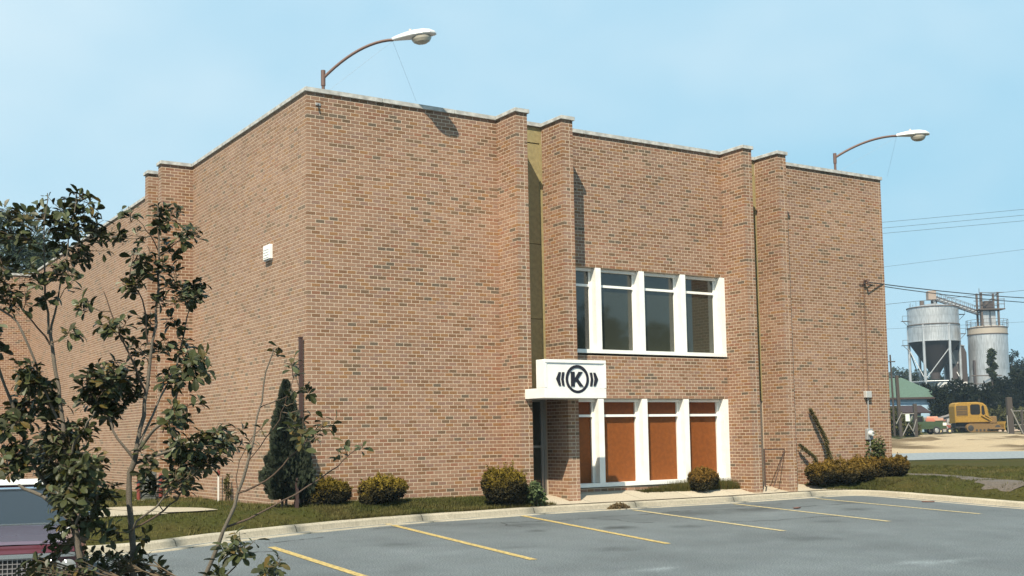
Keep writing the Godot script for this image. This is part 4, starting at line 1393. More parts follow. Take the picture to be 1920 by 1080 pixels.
func conifer(at: Vector3) -> void:
	var t := thing("arborvitae", "dark green two peaked arborvitae at the corner of the building", "evergreen shrub", at)
	var st := MB.new()
	st.col = Color(0.10, 0.07, 0.05)
	for s in [[0.0, 2.3], [0.28, 1.5], [-0.12, 1.2]]:
		st.tube(PackedVector3Array([Vector3(s[0] * 0.6, -0.15, 0), Vector3(s[0] * 0.9, 0.5, 0.02), Vector3(s[0], s[1], 0)]), PackedFloat32Array([0.03, 0.024, 0.006]), 7)
	part("trunk", st.mesh(), tinted(0.9), t)
	var spray := MB.new()
	# a flat fan of scaly twigs standing on edge
	for i in 7:
		var a := lerpf(-0.8, 0.8, i / 6.0)
		var l := 0.10 * (1.0 - 0.35 * absf(a))
		var d := Vector3(sin(a) * 0.8, cos(a), 0).normalized()
		var s := Vector3(d.y, -d.x, 0) * 0.011
		spray.flat(Vector3.ZERO, d * l * 0.6 + s, d * l + Vector3(0, 0, 0.008 * (i % 2)), Vector3.BACK)
		spray.flat(Vector3.ZERO, d * l, d * l * 0.6 - s, Vector3.BACK)
	var where: Array = []
	var tints: Array = []
	for i in 8200:
		var main := rng.randf() < 0.74
		var h := 2.5 if main else 1.62
		var y := 1.0 - sqrt(rng.randf()) if rng.randf() < 0.6 else rng.randf()
		var r := (0.45 if main else 0.31) * pow(clampf((1.0 - y) * 1.18, 0.0, 1.0), 0.8) * (0.93 + 0.07 * sin(y * 9.0 + 1.0))
		if y < 0.18:
			r *= lerpf(0.62, 1.0, y / 0.18)
		var a := rng.randf() * TAU
		r *= (1.0 + 0.16 * sin(a * 5.0 + y * 14.0) + 0.10 * sin(a * 9.0 - y * 25.0)) * pow(rng.randf(), 0.22)
		var out := Vector3(cos(a), 0, sin(a))
		var p := out * r + Vector3(0.0 if main else 0.28, 0.14 + y * (h - 0.14), 0.0 if main else 0.06)
		var up := (Vector3.UP + out * rng.randf_range(0.2, 1.1) + Vector3(rng.randfn(), 0, rng.randfn()) * 0.25).normalized()
		where.append(aim(up.cross(out + Vector3(rng.randfn(), 0, rng.randfn()) * 0.6).normalized(), up, rng.randf_range(0.75, 1.35), p))
		var v := rng.randf_range(0.6, 1.4)
		tints.append(Color(0.024 * v, 0.034 * v, 0.016 * v))
	scatter("foliage", spray.mesh(), tinted(0.8), where, tints, t)


func grass() -> void:
	var tuft := MB.new()
	for i in 7:
		var a := rng.randf() * TAU
		var d := Vector3(cos(a), 0, sin(a))
		var s := Vector3(-d.z, 0, d.x) * 0.004
		var foot := d * rng.randf() * 0.03
		var tip := foot + d * rng.randf_range(0.01, 0.035) + Vector3(0, rng.randf_range(0.03, 0.06), 0)
		tuft.flat(foot - s, foot + s, tip, d)
	var mesh := tuft.mesh()
	var mat := tinted(0.95)
	mat.metallic_specular = 0.15
	mat.backlight_enabled = true
	mat.backlight = lin(0.05, 0.06, 0.01)
	var blot := FastNoiseLite.new()
	blot.frequency = 0.5
	blot.seed = 77
	var where: Array = []
	var tints: Array = []
	for zone in [[-6.6, 0.0, -12.0, 3.6, 9000], [-0.3, 5.4, 0.02, 2.2, 13000], [13.8, 18.4, 0.02, 1.6, 6500], [15.7, 27.0, -6.0, 9.0, 15000]]:
		for i in zone[4]:
			var x: float = rng.randf_range(zone[0], zone[1])
			var z: float = rng.randf_range(zone[2], zone[3])
			var near := 1e9
			for k in kerb2.size() - 1:
				near = minf(near, Geometry2D.get_closest_point_to_segment(Vector2(x, z), kerb2[k], kerb2[k + 1]).distance_to(Vector2(x, z)))
			if in_lot(x, z) or near < 0.22:
				continue
			if x > 4.95 + 0.25 * (kerb_z(4.95) - z) and x < 14.6 and z > 0.0 and z < 1.2 + (x - 13.5) * 2.0:
				continue
			if x > -6.2 and x < -2.05 and z > -2.2 - (x + 6.2) * 0.5 and z < 1.05:
				continue
			if x > 15.0:
				var skip := false
				for q in [[20.2, -1.6, 0.5], [19.6, 0.0, 0.4], [19.2, 1.2, 0.45], [17.9, 3.0, 0.5], [16.9, 4.5, 0.6]]:
					if Vector2(x - q[0], z - q[1]).length() < q[2]:
						skip = true
				if skip:
					continue
			where.append(Transform3D(Basis(Vector3.UP, rng.randf() * TAU).scaled(Vector3.ONE * rng.randf_range(0.6, 1.6) * (1.35 if near < 0.34 or rng.randf() < 0.06 else 1.0)), Vector3(x, lawn_y(x, z) - 0.004, z)))
			var d := clampf(0.4 + blot.get_noise_2d(x, z) + rng.randf_range(-0.25, 0.25), 0.0, 1.0)
			tints.append(Color(0.060, 0.070, 0.020).lerp(Color(0.125, 0.105, 0.04), d))
	scatter("grass", mesh, mat, where, tints, self)
	# rougher growth along the foot of the window wall
	where = []
	tints = []
	for i in 1700:
		var x := rng.randf_range(8.6, 12.2)
		var z := rng.randf_range(0.04, 0.36)
		var up := clampf(1.0 - absf(x - 10.8) / 2.4, 0.15, 1.0)
		where.append(Transform3D(Basis(Vector3.UP, rng.randf() * TAU).scaled(Vector3(1.5, rng.randf_range(2.0, 8.5) * up, 2.0)), Vector3(x, lawn_y(x, z), z)))
		tints.append(Color(0.05, 0.062, 0.018).lerp(Color(0.11, 0.085, 0.03), rng.randf()))
	scatter("weeds", mesh, mat, where, tints, self)


func planting() -> void:
	broadleaf()
	conifer(Vector3(-0.62, 0.04, 0.36))
	var fine := tuft_mesh(9, 0.050, 0.05, 0.5)
	var gold := Color(0.215, 0.155, 0.024)
	var deep := Color(0.032, 0.028, 0.014)  # leaf colour that carries the shade under and inside the shrubs
	var grp := "clipped golden shrubs at the foot of the building"
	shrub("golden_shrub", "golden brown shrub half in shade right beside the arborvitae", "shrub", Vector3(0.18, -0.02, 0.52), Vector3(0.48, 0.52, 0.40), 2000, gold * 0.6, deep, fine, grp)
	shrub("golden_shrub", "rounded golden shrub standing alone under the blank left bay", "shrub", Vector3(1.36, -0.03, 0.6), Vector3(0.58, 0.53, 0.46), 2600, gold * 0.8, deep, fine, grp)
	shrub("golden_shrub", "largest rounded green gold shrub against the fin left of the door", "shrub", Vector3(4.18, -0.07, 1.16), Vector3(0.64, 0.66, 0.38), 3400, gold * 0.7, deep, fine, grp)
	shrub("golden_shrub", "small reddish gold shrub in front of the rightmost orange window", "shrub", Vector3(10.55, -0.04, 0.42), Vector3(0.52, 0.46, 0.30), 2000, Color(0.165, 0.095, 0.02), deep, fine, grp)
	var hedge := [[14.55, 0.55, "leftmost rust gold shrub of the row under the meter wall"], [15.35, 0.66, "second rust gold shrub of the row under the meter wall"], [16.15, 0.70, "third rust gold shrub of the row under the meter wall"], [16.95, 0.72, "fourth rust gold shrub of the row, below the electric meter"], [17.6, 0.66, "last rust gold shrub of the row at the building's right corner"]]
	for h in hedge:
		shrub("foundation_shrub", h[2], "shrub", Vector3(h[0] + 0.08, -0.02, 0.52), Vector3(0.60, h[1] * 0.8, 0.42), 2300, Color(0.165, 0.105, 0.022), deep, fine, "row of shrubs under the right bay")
	# the leafy sapling among them, and the dead conifer stalks leaning on the wall
	var broad := tuft_mesh(6, 0.09, 0.05, 0.55)
	shrub("leafy_sapling", "green leafy sapling growing out of the shrubs below the meter", "sapling", Vector3(17.0, 0.1, 0.5), Vector3(0.42, 1.05, 0.25), 130, Color(0.07, 0.085, 0.03), Color(0.04, 0.05, 0.02), broad, "", 4)
	shrub("leafy_weed", "small blue green leafy weed beside the largest shrub and the door", "weed", Vector3(4.86, -0.12, 1.22), Vector3(0.24, 0.40, 0.2), 170, Color(0.10, 0.13, 0.06), Color(0.05, 0.07, 0.03), broad, "", 4)
	var dark_needle := tuft_mesh(8, 0.045, 0.04, 0.3)
	for s in [["taller leaning shaggy juniper stalk against the right bay wall", Vector3(15.35, 0.4, 0.3), Vector3(14.78, 1.98, 0.12), 0.085, 620], ["shorter leaning shaggy juniper stalk left of the taller one", Vector3(14.82, 0.3, 0.35), Vector3(14.28, 1.0, 0.15), 0.055, 260]]:
		var t := thing("juniper_stalk", s[0], "shrub", Vector3(s[1].x, 0, s[1].z), 0.0, "stalks leaning on the right bay")
		var o: Vector3 = Vector3(s[1].x, 0, s[1].z)
		var a: Vector3 = s[1] - o
		var b: Vector3 = s[2] - o
		var bend := a.lerp(b, 0.45) + Vector3(0.14, 0.05, 0)
		var m := MB.new()
		m.col = Color(0.1, 0.07, 0.04)
		m.tube(PackedVector3Array([Vector3(0.1, -0.1, 0.1), a, bend, b]), PackedFloat32Array([0.02, 0.018, 0.014, 0.004]), 6)
		part("stem", m.mesh(), tinted(0.9), t)
		var where: Array = []
		var tints: Array = []
		for i in s[4]:
			var f := pow(rng.randf(), 0.85)
			var p := a.lerp(bend, f * 2.0) if f < 0.5 else bend.lerp(b, f * 2.0 - 1.0)
			var r: float = s[3] * (1.15 - f) * (0.7 + 0.5 * sin(f * 17.0))
			where.append(aim(in_ball().normalized(), (b - a + in_ball()).normalized(), rng.randf_range(0.7, 1.2), p + in_ball() * r))
			tints.append(Color(0.085, 0.075, 0.022) * rng.randf_range(0.6, 1.3))
		scatter("foliage", dark_needle, tinted(0.85), where, tints, t)
	# mown clippings washed against the kerb
	var t := thing("dry_clump", "heap of dry brown grass lying in the gutter below the canopy", "debris", Vector3(6.9, lot_y(6.9, 1.6), 1.58))
	var where: Array = []
	var tints: Array = []
	for i in 260:
		var p := in_ball()
		where.append(aim(in_ball().normalized(), Vector3.UP, rng.randf_range(0.6, 1.1), Vector3(p.x * 0.3, absf(p.y) * 0.12 * (1.0 - p.x * p.x), p.z * 0.14)))
		tints.append(Color(0.13, 0.09, 0.04) * rng.randf_range(0.6, 1.3))
	var st := MB.new()
	st.col = Color(0.1, 0.07, 0.03)
	for i in 12:
		var p := in_ball() * Vector3(0.28, 0.05, 0.12)
		st.rod(Vector3(p.x, absf(p.y) + 0.01, p.z), Vector3(p.x + rng.randf_range(-0.15, 0.15), absf(p.y) + 0.05, p.z + rng.randf_range(-0.08, 0.08)), 0.003, 4)
	part("stalks", st.mesh(), tinted(0.9), t)
	scatter("straw", fine, tinted(0.9), where, tints, t)
	# posts on the left lawn
	var rust := paint(lin(0.055, 0.03, 0.026), 0.7)
	var m := MB.new()
	m.soft(Vector3(-0.036, -0.3, -0.036), Vector3(0.036, 3.52, 0.036), 0.006)
	m.soft(Vector3(-0.045, 3.521, -0.045), Vector3(0.045, 3.545, 0.045), 0.006)
	tag(part("wall_pipe", m.mesh(), rust, self, Transform3D(Basis(), Vector3(-0.075, 0.0, -0.187))), "tall thin dark brown pipe up the left wall at the building corner behind the arborvitae", "pipe")
	m = MB.new()
	m.soft(Vector3(-0.03, -0.3, -0.03), Vector3(0.03, 0.62, 0.03), 0.006)
	tag(part("short_post", m.mesh(), rust, self, Transform3D(Basis(), Vector3(-0.55, 0.0, 0.75))), "short dark brown post at the foot of the arborvitae", "post")
	var red := paint(lin(0.19, 0.04, 0.028), 0.7)
	for s in [[-1.47, -7.6, "left red steel bollard beside the grey cabinet"], [-0.95, -7.45, "right red steel bollard beside the grey cabinet"]]:
		m = MB.new()
		m.lathe(PackedVector2Array([Vector2(0.045, -0.3), Vector2(0.045, 0.62), Vector2(0.03, 0.66), Vector2(0.001, 0.67)]), 14)
		tag(part("bollard", m.mesh(), red, self, Transform3D(Basis(), Vector3(s[0], lawn_y(s[0], s[1]), s[1]))), s[2], "bollard", "red bollards at the left fin")
	var cab := thing("utility_cabinet", "grey utility cabinet standing between the two red bollards", "cabinet", Vector3(-1.2, lawn_y(-1.2, -7.75), -7.75))
	m = MB.new()
	m.soft(Vector3(-0.2, -0.1, -0.12), Vector3(0.2, 0.72, 0.12), 0.015)
	part("housing", m.mesh(), paint(lin(0.12, 0.13, 0.12), 0.6), cab)
	m = MB.new()
	m.soft(Vector3(-0.17, 0.08, 0.121), Vector3(0.17, 0.66, 0.132), 0.004)
	part("door", m.mesh(), paint(lin(0.14, 0.15, 0.14), 0.6), cab)
	m = MB.new()
	m.soft(Vector3(-0.3, -0.1, -0.2), Vector3(0.3, -0.0, 0.3), 0.01)
	part("plinth", m.mesh(), paint(lin(0.5, 0.44, 0.34), 0.9), cab)
	var pipe := thing("vent_pipe", "thin white vent pipe with a red cap at the left wall", "pipe", Vector3(-0.14, -0.1, -5.3))
	m = MB.new()
	m.rod(Vector3(0, -0.1, 0), Vector3(0, 0.66, 0), 0.027, 12)
	part("pipe", m.mesh(), paint(lin(0.6, 0.57, 0.52), 0.6), pipe)
	m = MB.new()
	m.rod(Vector3(0, 0.66, 0), Vector3(0, 0.76, 0), 0.04, 12)
	m.rod(Vector3(0, 0.76, 0), Vector3(0, 0.86, 0), 0.012, 8)
	part("cap", m.mesh(), red, pipe)
	shrub("tall_weed", "thin tall weed growing against the left wall by the white pipe", "weed", Vector3(-0.16, -0.06, -4.6), Vector3(0.07, 0.58, 0.07), 70, Color(0.10, 0.095, 0.03), Color(0.06, 0.06, 0.02), fine, "", 3)


# ---------------------------------------------------------------- vehicles
func car() -> void:
	var at := Vector3(-7.69, 0, 10.4)
	at.y = lot_y(at.x, at.z - 2.5)
	var t := thing("parked_car", "maroon sedan with a white roof and grid grille, parked at the left kerb", "car", at, deg_to_rad(-12.0))
	var red := paint(lin(0.105, 0.02, 0.03), 0.3, 0.3)
	red.clearcoat_enabled = true
	red.clearcoat = 1.0
	red.clearcoat_roughness = 0.05
	var white := paint(lin(0.78, 0.78, 0.74), 0.45)
	var chrome := paint(lin(0.72, 0.73, 0.74), 0.15, 1.0)
	var black := paint(lin(0.012, 0.012, 0.013), 0.6)
	var glass := paint(lin(0.018, 0.024, 0.03), 0.03)
	glass.metallic_specular = 0.6
	var rubber := paint(lin(0.02, 0.02, 0.021), 0.85)
	# lofted lower body: [z, half width, sill, shoulder, deck at the side, deck in the middle]
	var st := [[-0.02, 0.90, 0.42, 0.70, 0.785, 0.80], [-0.10, 0.94, 0.32, 0.72, 0.81, 0.83], [-0.9, 0.965, 0.25, 0.76, 0.85, 0.875], [-1.62, 0.975, 0.24, 0.80, 0.885, 0.905], [-2.4, 0.98, 0.24, 0.82, 0.90, 0.91], [-3.9, 0.975, 0.24, 0.82, 0.90, 0.91], [-4.1, 0.97, 0.25, 0.82, 0.895, 0.92], [-5.15, 0.93, 0.32, 0.80, 0.86, 0.88], [-5.28, 0.88, 0.42, 0.72, 0.80, 0.82]]
	var rows: Array = []
	for s in st:
		var r := PackedVector3Array()
		for q in [[-0.88, s[2]], [-1.0, s[2] + 0.12], [-1.0, s[3]], [-0.97, lerpf(s[3], s[4], 0.7)], [-0.90, s[4]], [-0.5, lerpf(s[4], s[5], 0.8)], [0.0, s[5]], [0.5, lerpf(s[4], s[5], 0.8)], [0.90, s[4]], [0.97, lerpf(s[3], s[4], 0.7)], [1.0, s[3]], [1.0, s[2] + 0.12], [0.88, s[2]]]:
			r.append(Vector3(q[0] * s[1], q[1], s[0]))
		rows.append(r)
	var m := SurfaceTool.new()
	m.begin(Mesh.PRIMITIVE_TRIANGLES)
	m.set_smooth_group(1)
	for i in rows.size() - 1:
		for k in 12:
			for v in [rows[i][k], rows[i + 1][k + 1], rows[i][k + 1], rows[i][k], rows[i + 1][k], rows[i + 1][k + 1]]:
				m.add_vertex(v)
	m.set_smooth_group(-1)
	for e in [0, rows.size() - 1]:
		for k in range(1, 12):
			for v in ([rows[e][0], rows[e][k], rows[e][k + 1]] if e == 0 else [rows[e][0], rows[e][k + 1], rows[e][k]]):
				m.add_vertex(v)
	m.generate_normals()
	part("body", m.commit(), red, t)
	# hood panel with a raised middle and a squared front lip
	var h := MB.new()
	var hp := [[-0.03, 0.82], [-0.12, 0.845], [-0.9, 0.885], [-1.5, 0.915]]
	for i in 3:
		for s in [[-0.86, -0.3, 0.0, 0.012], [-0.3, 0.3, 0.012, 0.012], [0.3, 0.86, 0.012, 0.0]]:
			var a: Array = hp[i]
			var b: Array = hp[i + 1]
			h.quad(Vector3(s[0], a[1] + s[2], a[0]), Vector3(s[1], a[1] + s[3], a[0]), Vector3(s[1], b[1] + s[3], b[0]), Vector3(s[0], b[1] + s[2], b[0]), Vector3.UP)
	h.quad(Vector3(-0.86, 0.82, -0.03), Vector3(0.86, 0.82, -0.03), Vector3(0.86, 0.745, -0.012), Vector3(-0.86, 0.745, -0.012), Vector3.BACK)
	part("hood", h.mesh(), red, t)
	var b := MB.new()
	b.soft(Vector3(-0.87, 0.70, -0.05), Vector3(0.87, 0.742, 0.03), 0.008)
	b.soft(Vector3(-0.80, 0.922, -1.62), Vector3(0.80, 0.94, -1.58), 0.004)
	part("chrome_trim", b.mesh(), chrome, t)
	b = MB.new()
	b.box(Vector3(-0.60, 0.50, -0.03), Vector3(0.60, 0.699, -0.012))
	part("grille", b.mesh(), black, t)
	b = MB.new()
	for i in 28:
		var x := lerpf(-0.585, 0.585, i / 27.0)
		b.box(Vector3(x - 0.004, 0.505, -0.011), Vector3(x + 0.004, 0.698, 0.006))
	for i in 5:
		var y := lerpf(0.515, 0.69, i / 4.0)
		b.box(Vector3(-0.59, y - 0.004, -0.0105), Vector3(0.59, y + 0.004, 0.004))
	part("grille_bars", b.mesh(), paint(lin(0.3, 0.28, 0.28), 0.4, 0.6), t)
	for x in [-0.79, -0.66, 0.66, 0.79]:
		b = MB.new()
		b.lathe(PackedVector2Array([Vector2(0.075, 0.0), Vector2(0.075, 0.02), Vector2(0.05, 0.035), Vector2(0.001, 0.04)]), 16, Transform3D(Basis(Vector3.RIGHT, PI / 2), Vector3(x, 0.60, -0.012)))
		part("headlight", b.mesh(), paint(lin(0.2, 0.21, 0.21), 0.1), t)
	b = MB.new()
	b.soft(Vector3(-0.95, 0.36, 0.0), Vector3(0.95, 0.49, 0.13), 0.03)
	part("bumper", b.mesh(), chrome, t)
	b = MB.new()
	b.soft(Vector3(-0.92, 0.38, -5.42), Vector3(0.92, 0.52, -5.28), 0.03)
	part("bumper", b.mesh(), chrome, t)
	# greenhouse
	var g := MB.new()
	var w0 := 0.80
	var w1 := 0.64
	var f0 := Vector3(0, 0.905, -1.66)
	var f1 := Vector3(0, 1.30, -2.32)
	var r1 := Vector3(0, 1.30, -3.55)
	var r0 := Vector3(0, 0.91, -4.15)
	var wx := Vector3(w0, 0, 0)
	var wy := Vector3(w1, 0, 0)
	g.quad(f0 - wx, f0 + wx, f1 + wy, f1 - wy, Vector3.BACK + Vector3.UP)
	part("windscreen", g.mesh(), glass, t)
	g = MB.new()
	g.quad(r0 - wx, r0 + wx, r1 + wy, r1 - wy, Vector3.FORWARD + Vector3.UP)
	part("rear_window", g.mesh(), glass, t)
	for s in [-1.0, 1.0]:
		g = MB.new()
		g.quad(f0 + wx * s, r0 + wx * s, r1 + wy * s, f1 + wy * s, Vector3(s, 0.3, 0))
		part("side_window", g.mesh(), glass, t)
		g = MB.new()
		g.tube(PackedVector3Array([f0 + wx * s * 1.005, f1 + wy * s * 1.01]), PackedFloat32Array([0.03, 0.028]), 6)
		g.tube(PackedVector3Array([r0 + wx * s * 1.005, r1 + wy * s * 1.01]), PackedFloat32Array([0.06, 0.05]), 6)
		g.tube(PackedVector3Array([Vector3(s * 0.805, 0.90, -2.95), Vector3(s * 0.65, 1.30, -2.95)]), PackedFloat32Array([0.025, 0.025]), 6)
		part("pillar", g.mesh(), white, t)
		g = MB.new()
		g.soft(Vector3(s * 0.98 - 0.06, 0.93, -2.0), Vector3(s * 0.98 + 0.06, 1.03, -1.94), 0.02)
		g.rod(Vector3(s * 0.90, 0.88, -1.97), Vector3(s * 0.97, 0.95, -1.97), 0.012)
		part("mirror", g.mesh(), chrome, t)
		for z in [-0.98, -4.2]:
			g = MB.new()
			g.lathe(PackedVector2Array([Vector2(0.2, -0.1), Vector2(0.31, -0.1), Vector2(0.335, -0.07), Vector2(0.335, 0.07), Vector2(0.31, 0.1), Vector2(0.2, 0.1)]), 24, Transform3D(Basis(Vector3.BACK, PI / 2), Vector3(s * 0.88, 0.335, z)))
			var wh := part("wheel", g.mesh(), rubber, t)
			g = MB.new()
			g.lathe(PackedVector2Array([Vector2(0.2, 0.07), Vector2(0.17, 0.09), Vector2(0.08, 0.1), Vector2(0.001, 0.11)]), 18, Transform3D(Basis(Vector3.BACK, -PI / 2 * s), Vector3(s * 0.88, 0.335, z)))
			part("rim", g.mesh(), chrome, wh)
	g = MB.new()
	g.soft(Vector3(-0.66, -1.25, 1.285), Vector3(0.66, -0.02, 1.345), 0.022, Transform3D(Basis(Vector3.RIGHT, -PI / 2), Vector3(0, 0, -3.56)) * Transform3D(Basis.from_scale(Vector3(1, -1, 1)), Vector3.ZERO))
	part("roof", g.mesh(), white, t)
	g = MB.new()
	g.tube(PackedVector3Array([f1 - wy + Vector3(0, 0.0, 0.02), f1 + wy + Vector3(0, 0.0, 0.02)]), PackedFloat32Array([0.02, 0.02]), 6)
	part("roof_trim", g.mesh(), chrome, t)


func dozer(at: Vector3) -> void:
	at.y = lawn_y(at.x, at.z)
	var t := thing("bulldozer", "yellow crawler bulldozer with a rounded cab and a blade, in the dirt yard", "bulldozer", at, -atan2(0.539, 0.842))
	var yellow := paint(lin(0.43, 0.24, 0.025), 0.75, 0.0, noise(0.05, 0.65, 1.0, 4, 256, 91), 0.5)
	var dirty := paint(lin(0.33, 0.19, 0.06), 0.8, 0.0, noise(0.08, 0.5, 1.0, 4, 256, 92), 0.8)
	var dark := paint(lin(0.03, 0.027, 0.024), 0.7)
	var glass := paint(lin(0.02, 0.018, 0.016), 0.1)
	var m := MB.new()
	# side outline of the cab, rounded at both ends
	m.prism(PackedVector2Array([Vector2(-2.3, 1.05), Vector2(-2.32, 2.9), Vector2(-2.2, 3.2), Vector2(-1.9, 3.34), Vector2(0.2, 3.36), Vector2(0.85, 3.25), Vector2(1.25, 2.95), Vector2(1.4, 2.5), Vector2(1.5, 1.9), Vector2(1.55, 1.05)]), -0.95, 0.95, Transform3D.IDENTITY, 0.1)
	part("cab", m.mesh(), yellow, t)
	for s in [[-0.6, 1.95, 0.5, 3.1], [0.66, 1.9, 1.04, 2.98], [1.1, 1.85, 1.4, 2.45]]:
		m = MB.new()
		var r := 0.14
		m.prism(PackedVector2Array([Vector2(s[0] + r, s[1]), Vector2(s[2] - r, s[1]), Vector2(s[2], s[1] + r), Vector2(s[2] - (0.1 if s[0] > 0.3 else 0.0), s[3] - r), Vector2(s[2] - r - 0.03, s[3]), Vector2(s[0] + r, s[3]), Vector2(s[0], s[3] - r), Vector2(s[0], s[1] + r)]), 0.951, 0.965)
		m.prism(PackedVector2Array([Vector2(s[0] + r, s[1]), Vector2(s[2] - r, s[1]), Vector2(s[2], s[1] + r), Vector2(s[2], s[3] - r), Vector2(s[2] - r - 0.03, s[3]), Vector2(s[0] + r, s[3]), Vector2(s[0], s[3] - r), Vector2(s[0], s[1] + r)]), -0.965, -0.951)
		part("window", m.mesh(), glass, t)
	for i in 8:
		m = MB.new()
		m.box(Vector3(-2.1, 1.85 + i * 0.14, 0.951), Vector3(-0.95, 1.90 + i * 0.14, 0.985))
		part("louvre", m.mesh(), dirty if i % 2 else yellow, t)
	m = MB.new()
	m.soft(Vector3(-2.15, 1.8, 0.9501), Vector3(-0.9, 2.95, 0.9509), 0.0002)
	part("vent_recess", m.mesh(), dark, t)
	# nose, radiator guard and hydraulic arms
	m = MB.new()
	m.soft(Vector3(1.56, 0.95, -0.6), Vector3(2.5, 1.75, 0.6), 0.08)
	part("hood", m.mesh(), dirty, t)
	m = MB.new()
	m.rod(Vector3(0.6, 1.85, 1.02), Vector3(1.7, 1.2, 1.02), 0.09, 8)
	m.rod(Vector3(1.0, 1.9, 1.05), Vector3(1.85, 1.35, 1.05), 0.05, 8)
	part("lift_cylinder", m.mesh(), yellow, t)
	m = MB.new()
	m.rod(Vector3(0.7, 3.3, 0.3), Vector3(0.7, 3.75, 0.3), 0.06, 8)
	part("exhaust_pipe", m.mesh(), dark, t)
	m = MB.new()
	m.soft(Vector3(-2.2, 0.5, -0.55), Vector3(1.5, 1.049, 0.55), 0.05)
	part("chassis", m.mesh(), dark, t)
	for s in [-1.0, 1.0]:
		# track: a belt with grousers round an idler, a sprocket and rollers
		var outline := PackedVector2Array()
		for i in 9:
			var a := PI / 2 + PI * i / 8.0
			outline.append(Vector2(-0.75 + cos(a) * 0.46, 0.48 + sin(a) * 0.46))
		for i in 9:
			var a := -PI / 2 + PI * i / 8.0
			outline.append(Vector2(2.25 + cos(a) * 0.42, 0.44 + sin(a) * 0.42))
		m = MB.new()
		m.prism(outline, s * 1.0 - 0.26, s * 1.0 + 0.26, Transform3D.IDENTITY, 0.03)
		var tr := part("track", m.mesh(), dirty, t)
		m = MB.new()
		for i in 20:
			var x := lerpf(-0.75, 2.25, i / 19.0)
			m.box(Vector3(x - 0.03, 0.90, s - 0.27), Vector3(x + 0.03, 0.985, s + 0.27))
			m.box(Vector3(x - 0.03, -0.03, s - 0.27), Vector3(x + 0.03, 0.03, s + 0.27))
		part("grousers", m.mesh(), dirty, tr)
		m = MB.new()
		for x in [-0.75, 2.25]:
			m.lathe(PackedVector2Array([Vector2(0.32, 0.0), Vector2(0.32, 0.03), Vector2(0.12, 0.06), Vector2(0.001, 0.06)]), 18, Transform3D(Basis(Vector3.RIGHT, PI / 2 * s), Vector3(x, 0.46, s * 1.265)))
		for i in 5:
			m.lathe(PackedVector2Array([Vector2(0.12, 0.0), Vector2(0.12, 0.03), Vector2(0.001, 0.04)]), 12, Transform3D(Basis(Vector3.RIGHT, PI / 2 * s), Vector3(-0.1 + i * 0.42, 0.22, s * 1.265)))
		part("roller", m.mesh(), dark, tr)
	m = MB.new()
	m.prism(PackedVector2Array([Vector2(2.95, 0.05), Vector2(2.86, 0.45), Vector2(2.9, 0.85), Vector2(3.05, 1.15), Vector2(3.12, 1.13), Vector2(3.0, 0.84), Vector2(2.97, 0.45), Vector2(3.05, 0.05)]), -1.5, 1.5)
	part("blade", m.mesh(), yellow, t)
	m = MB.new()
	for s in [-1.0, 1.0]:
		m.soft(Vector3(1.2, 0.3, s * 1.38 - 0.08), Vector3(2.9, 0.5, s * 1.38 + 0.08), 0.02)
	part("push_arm", m.mesh(), dirty, t)


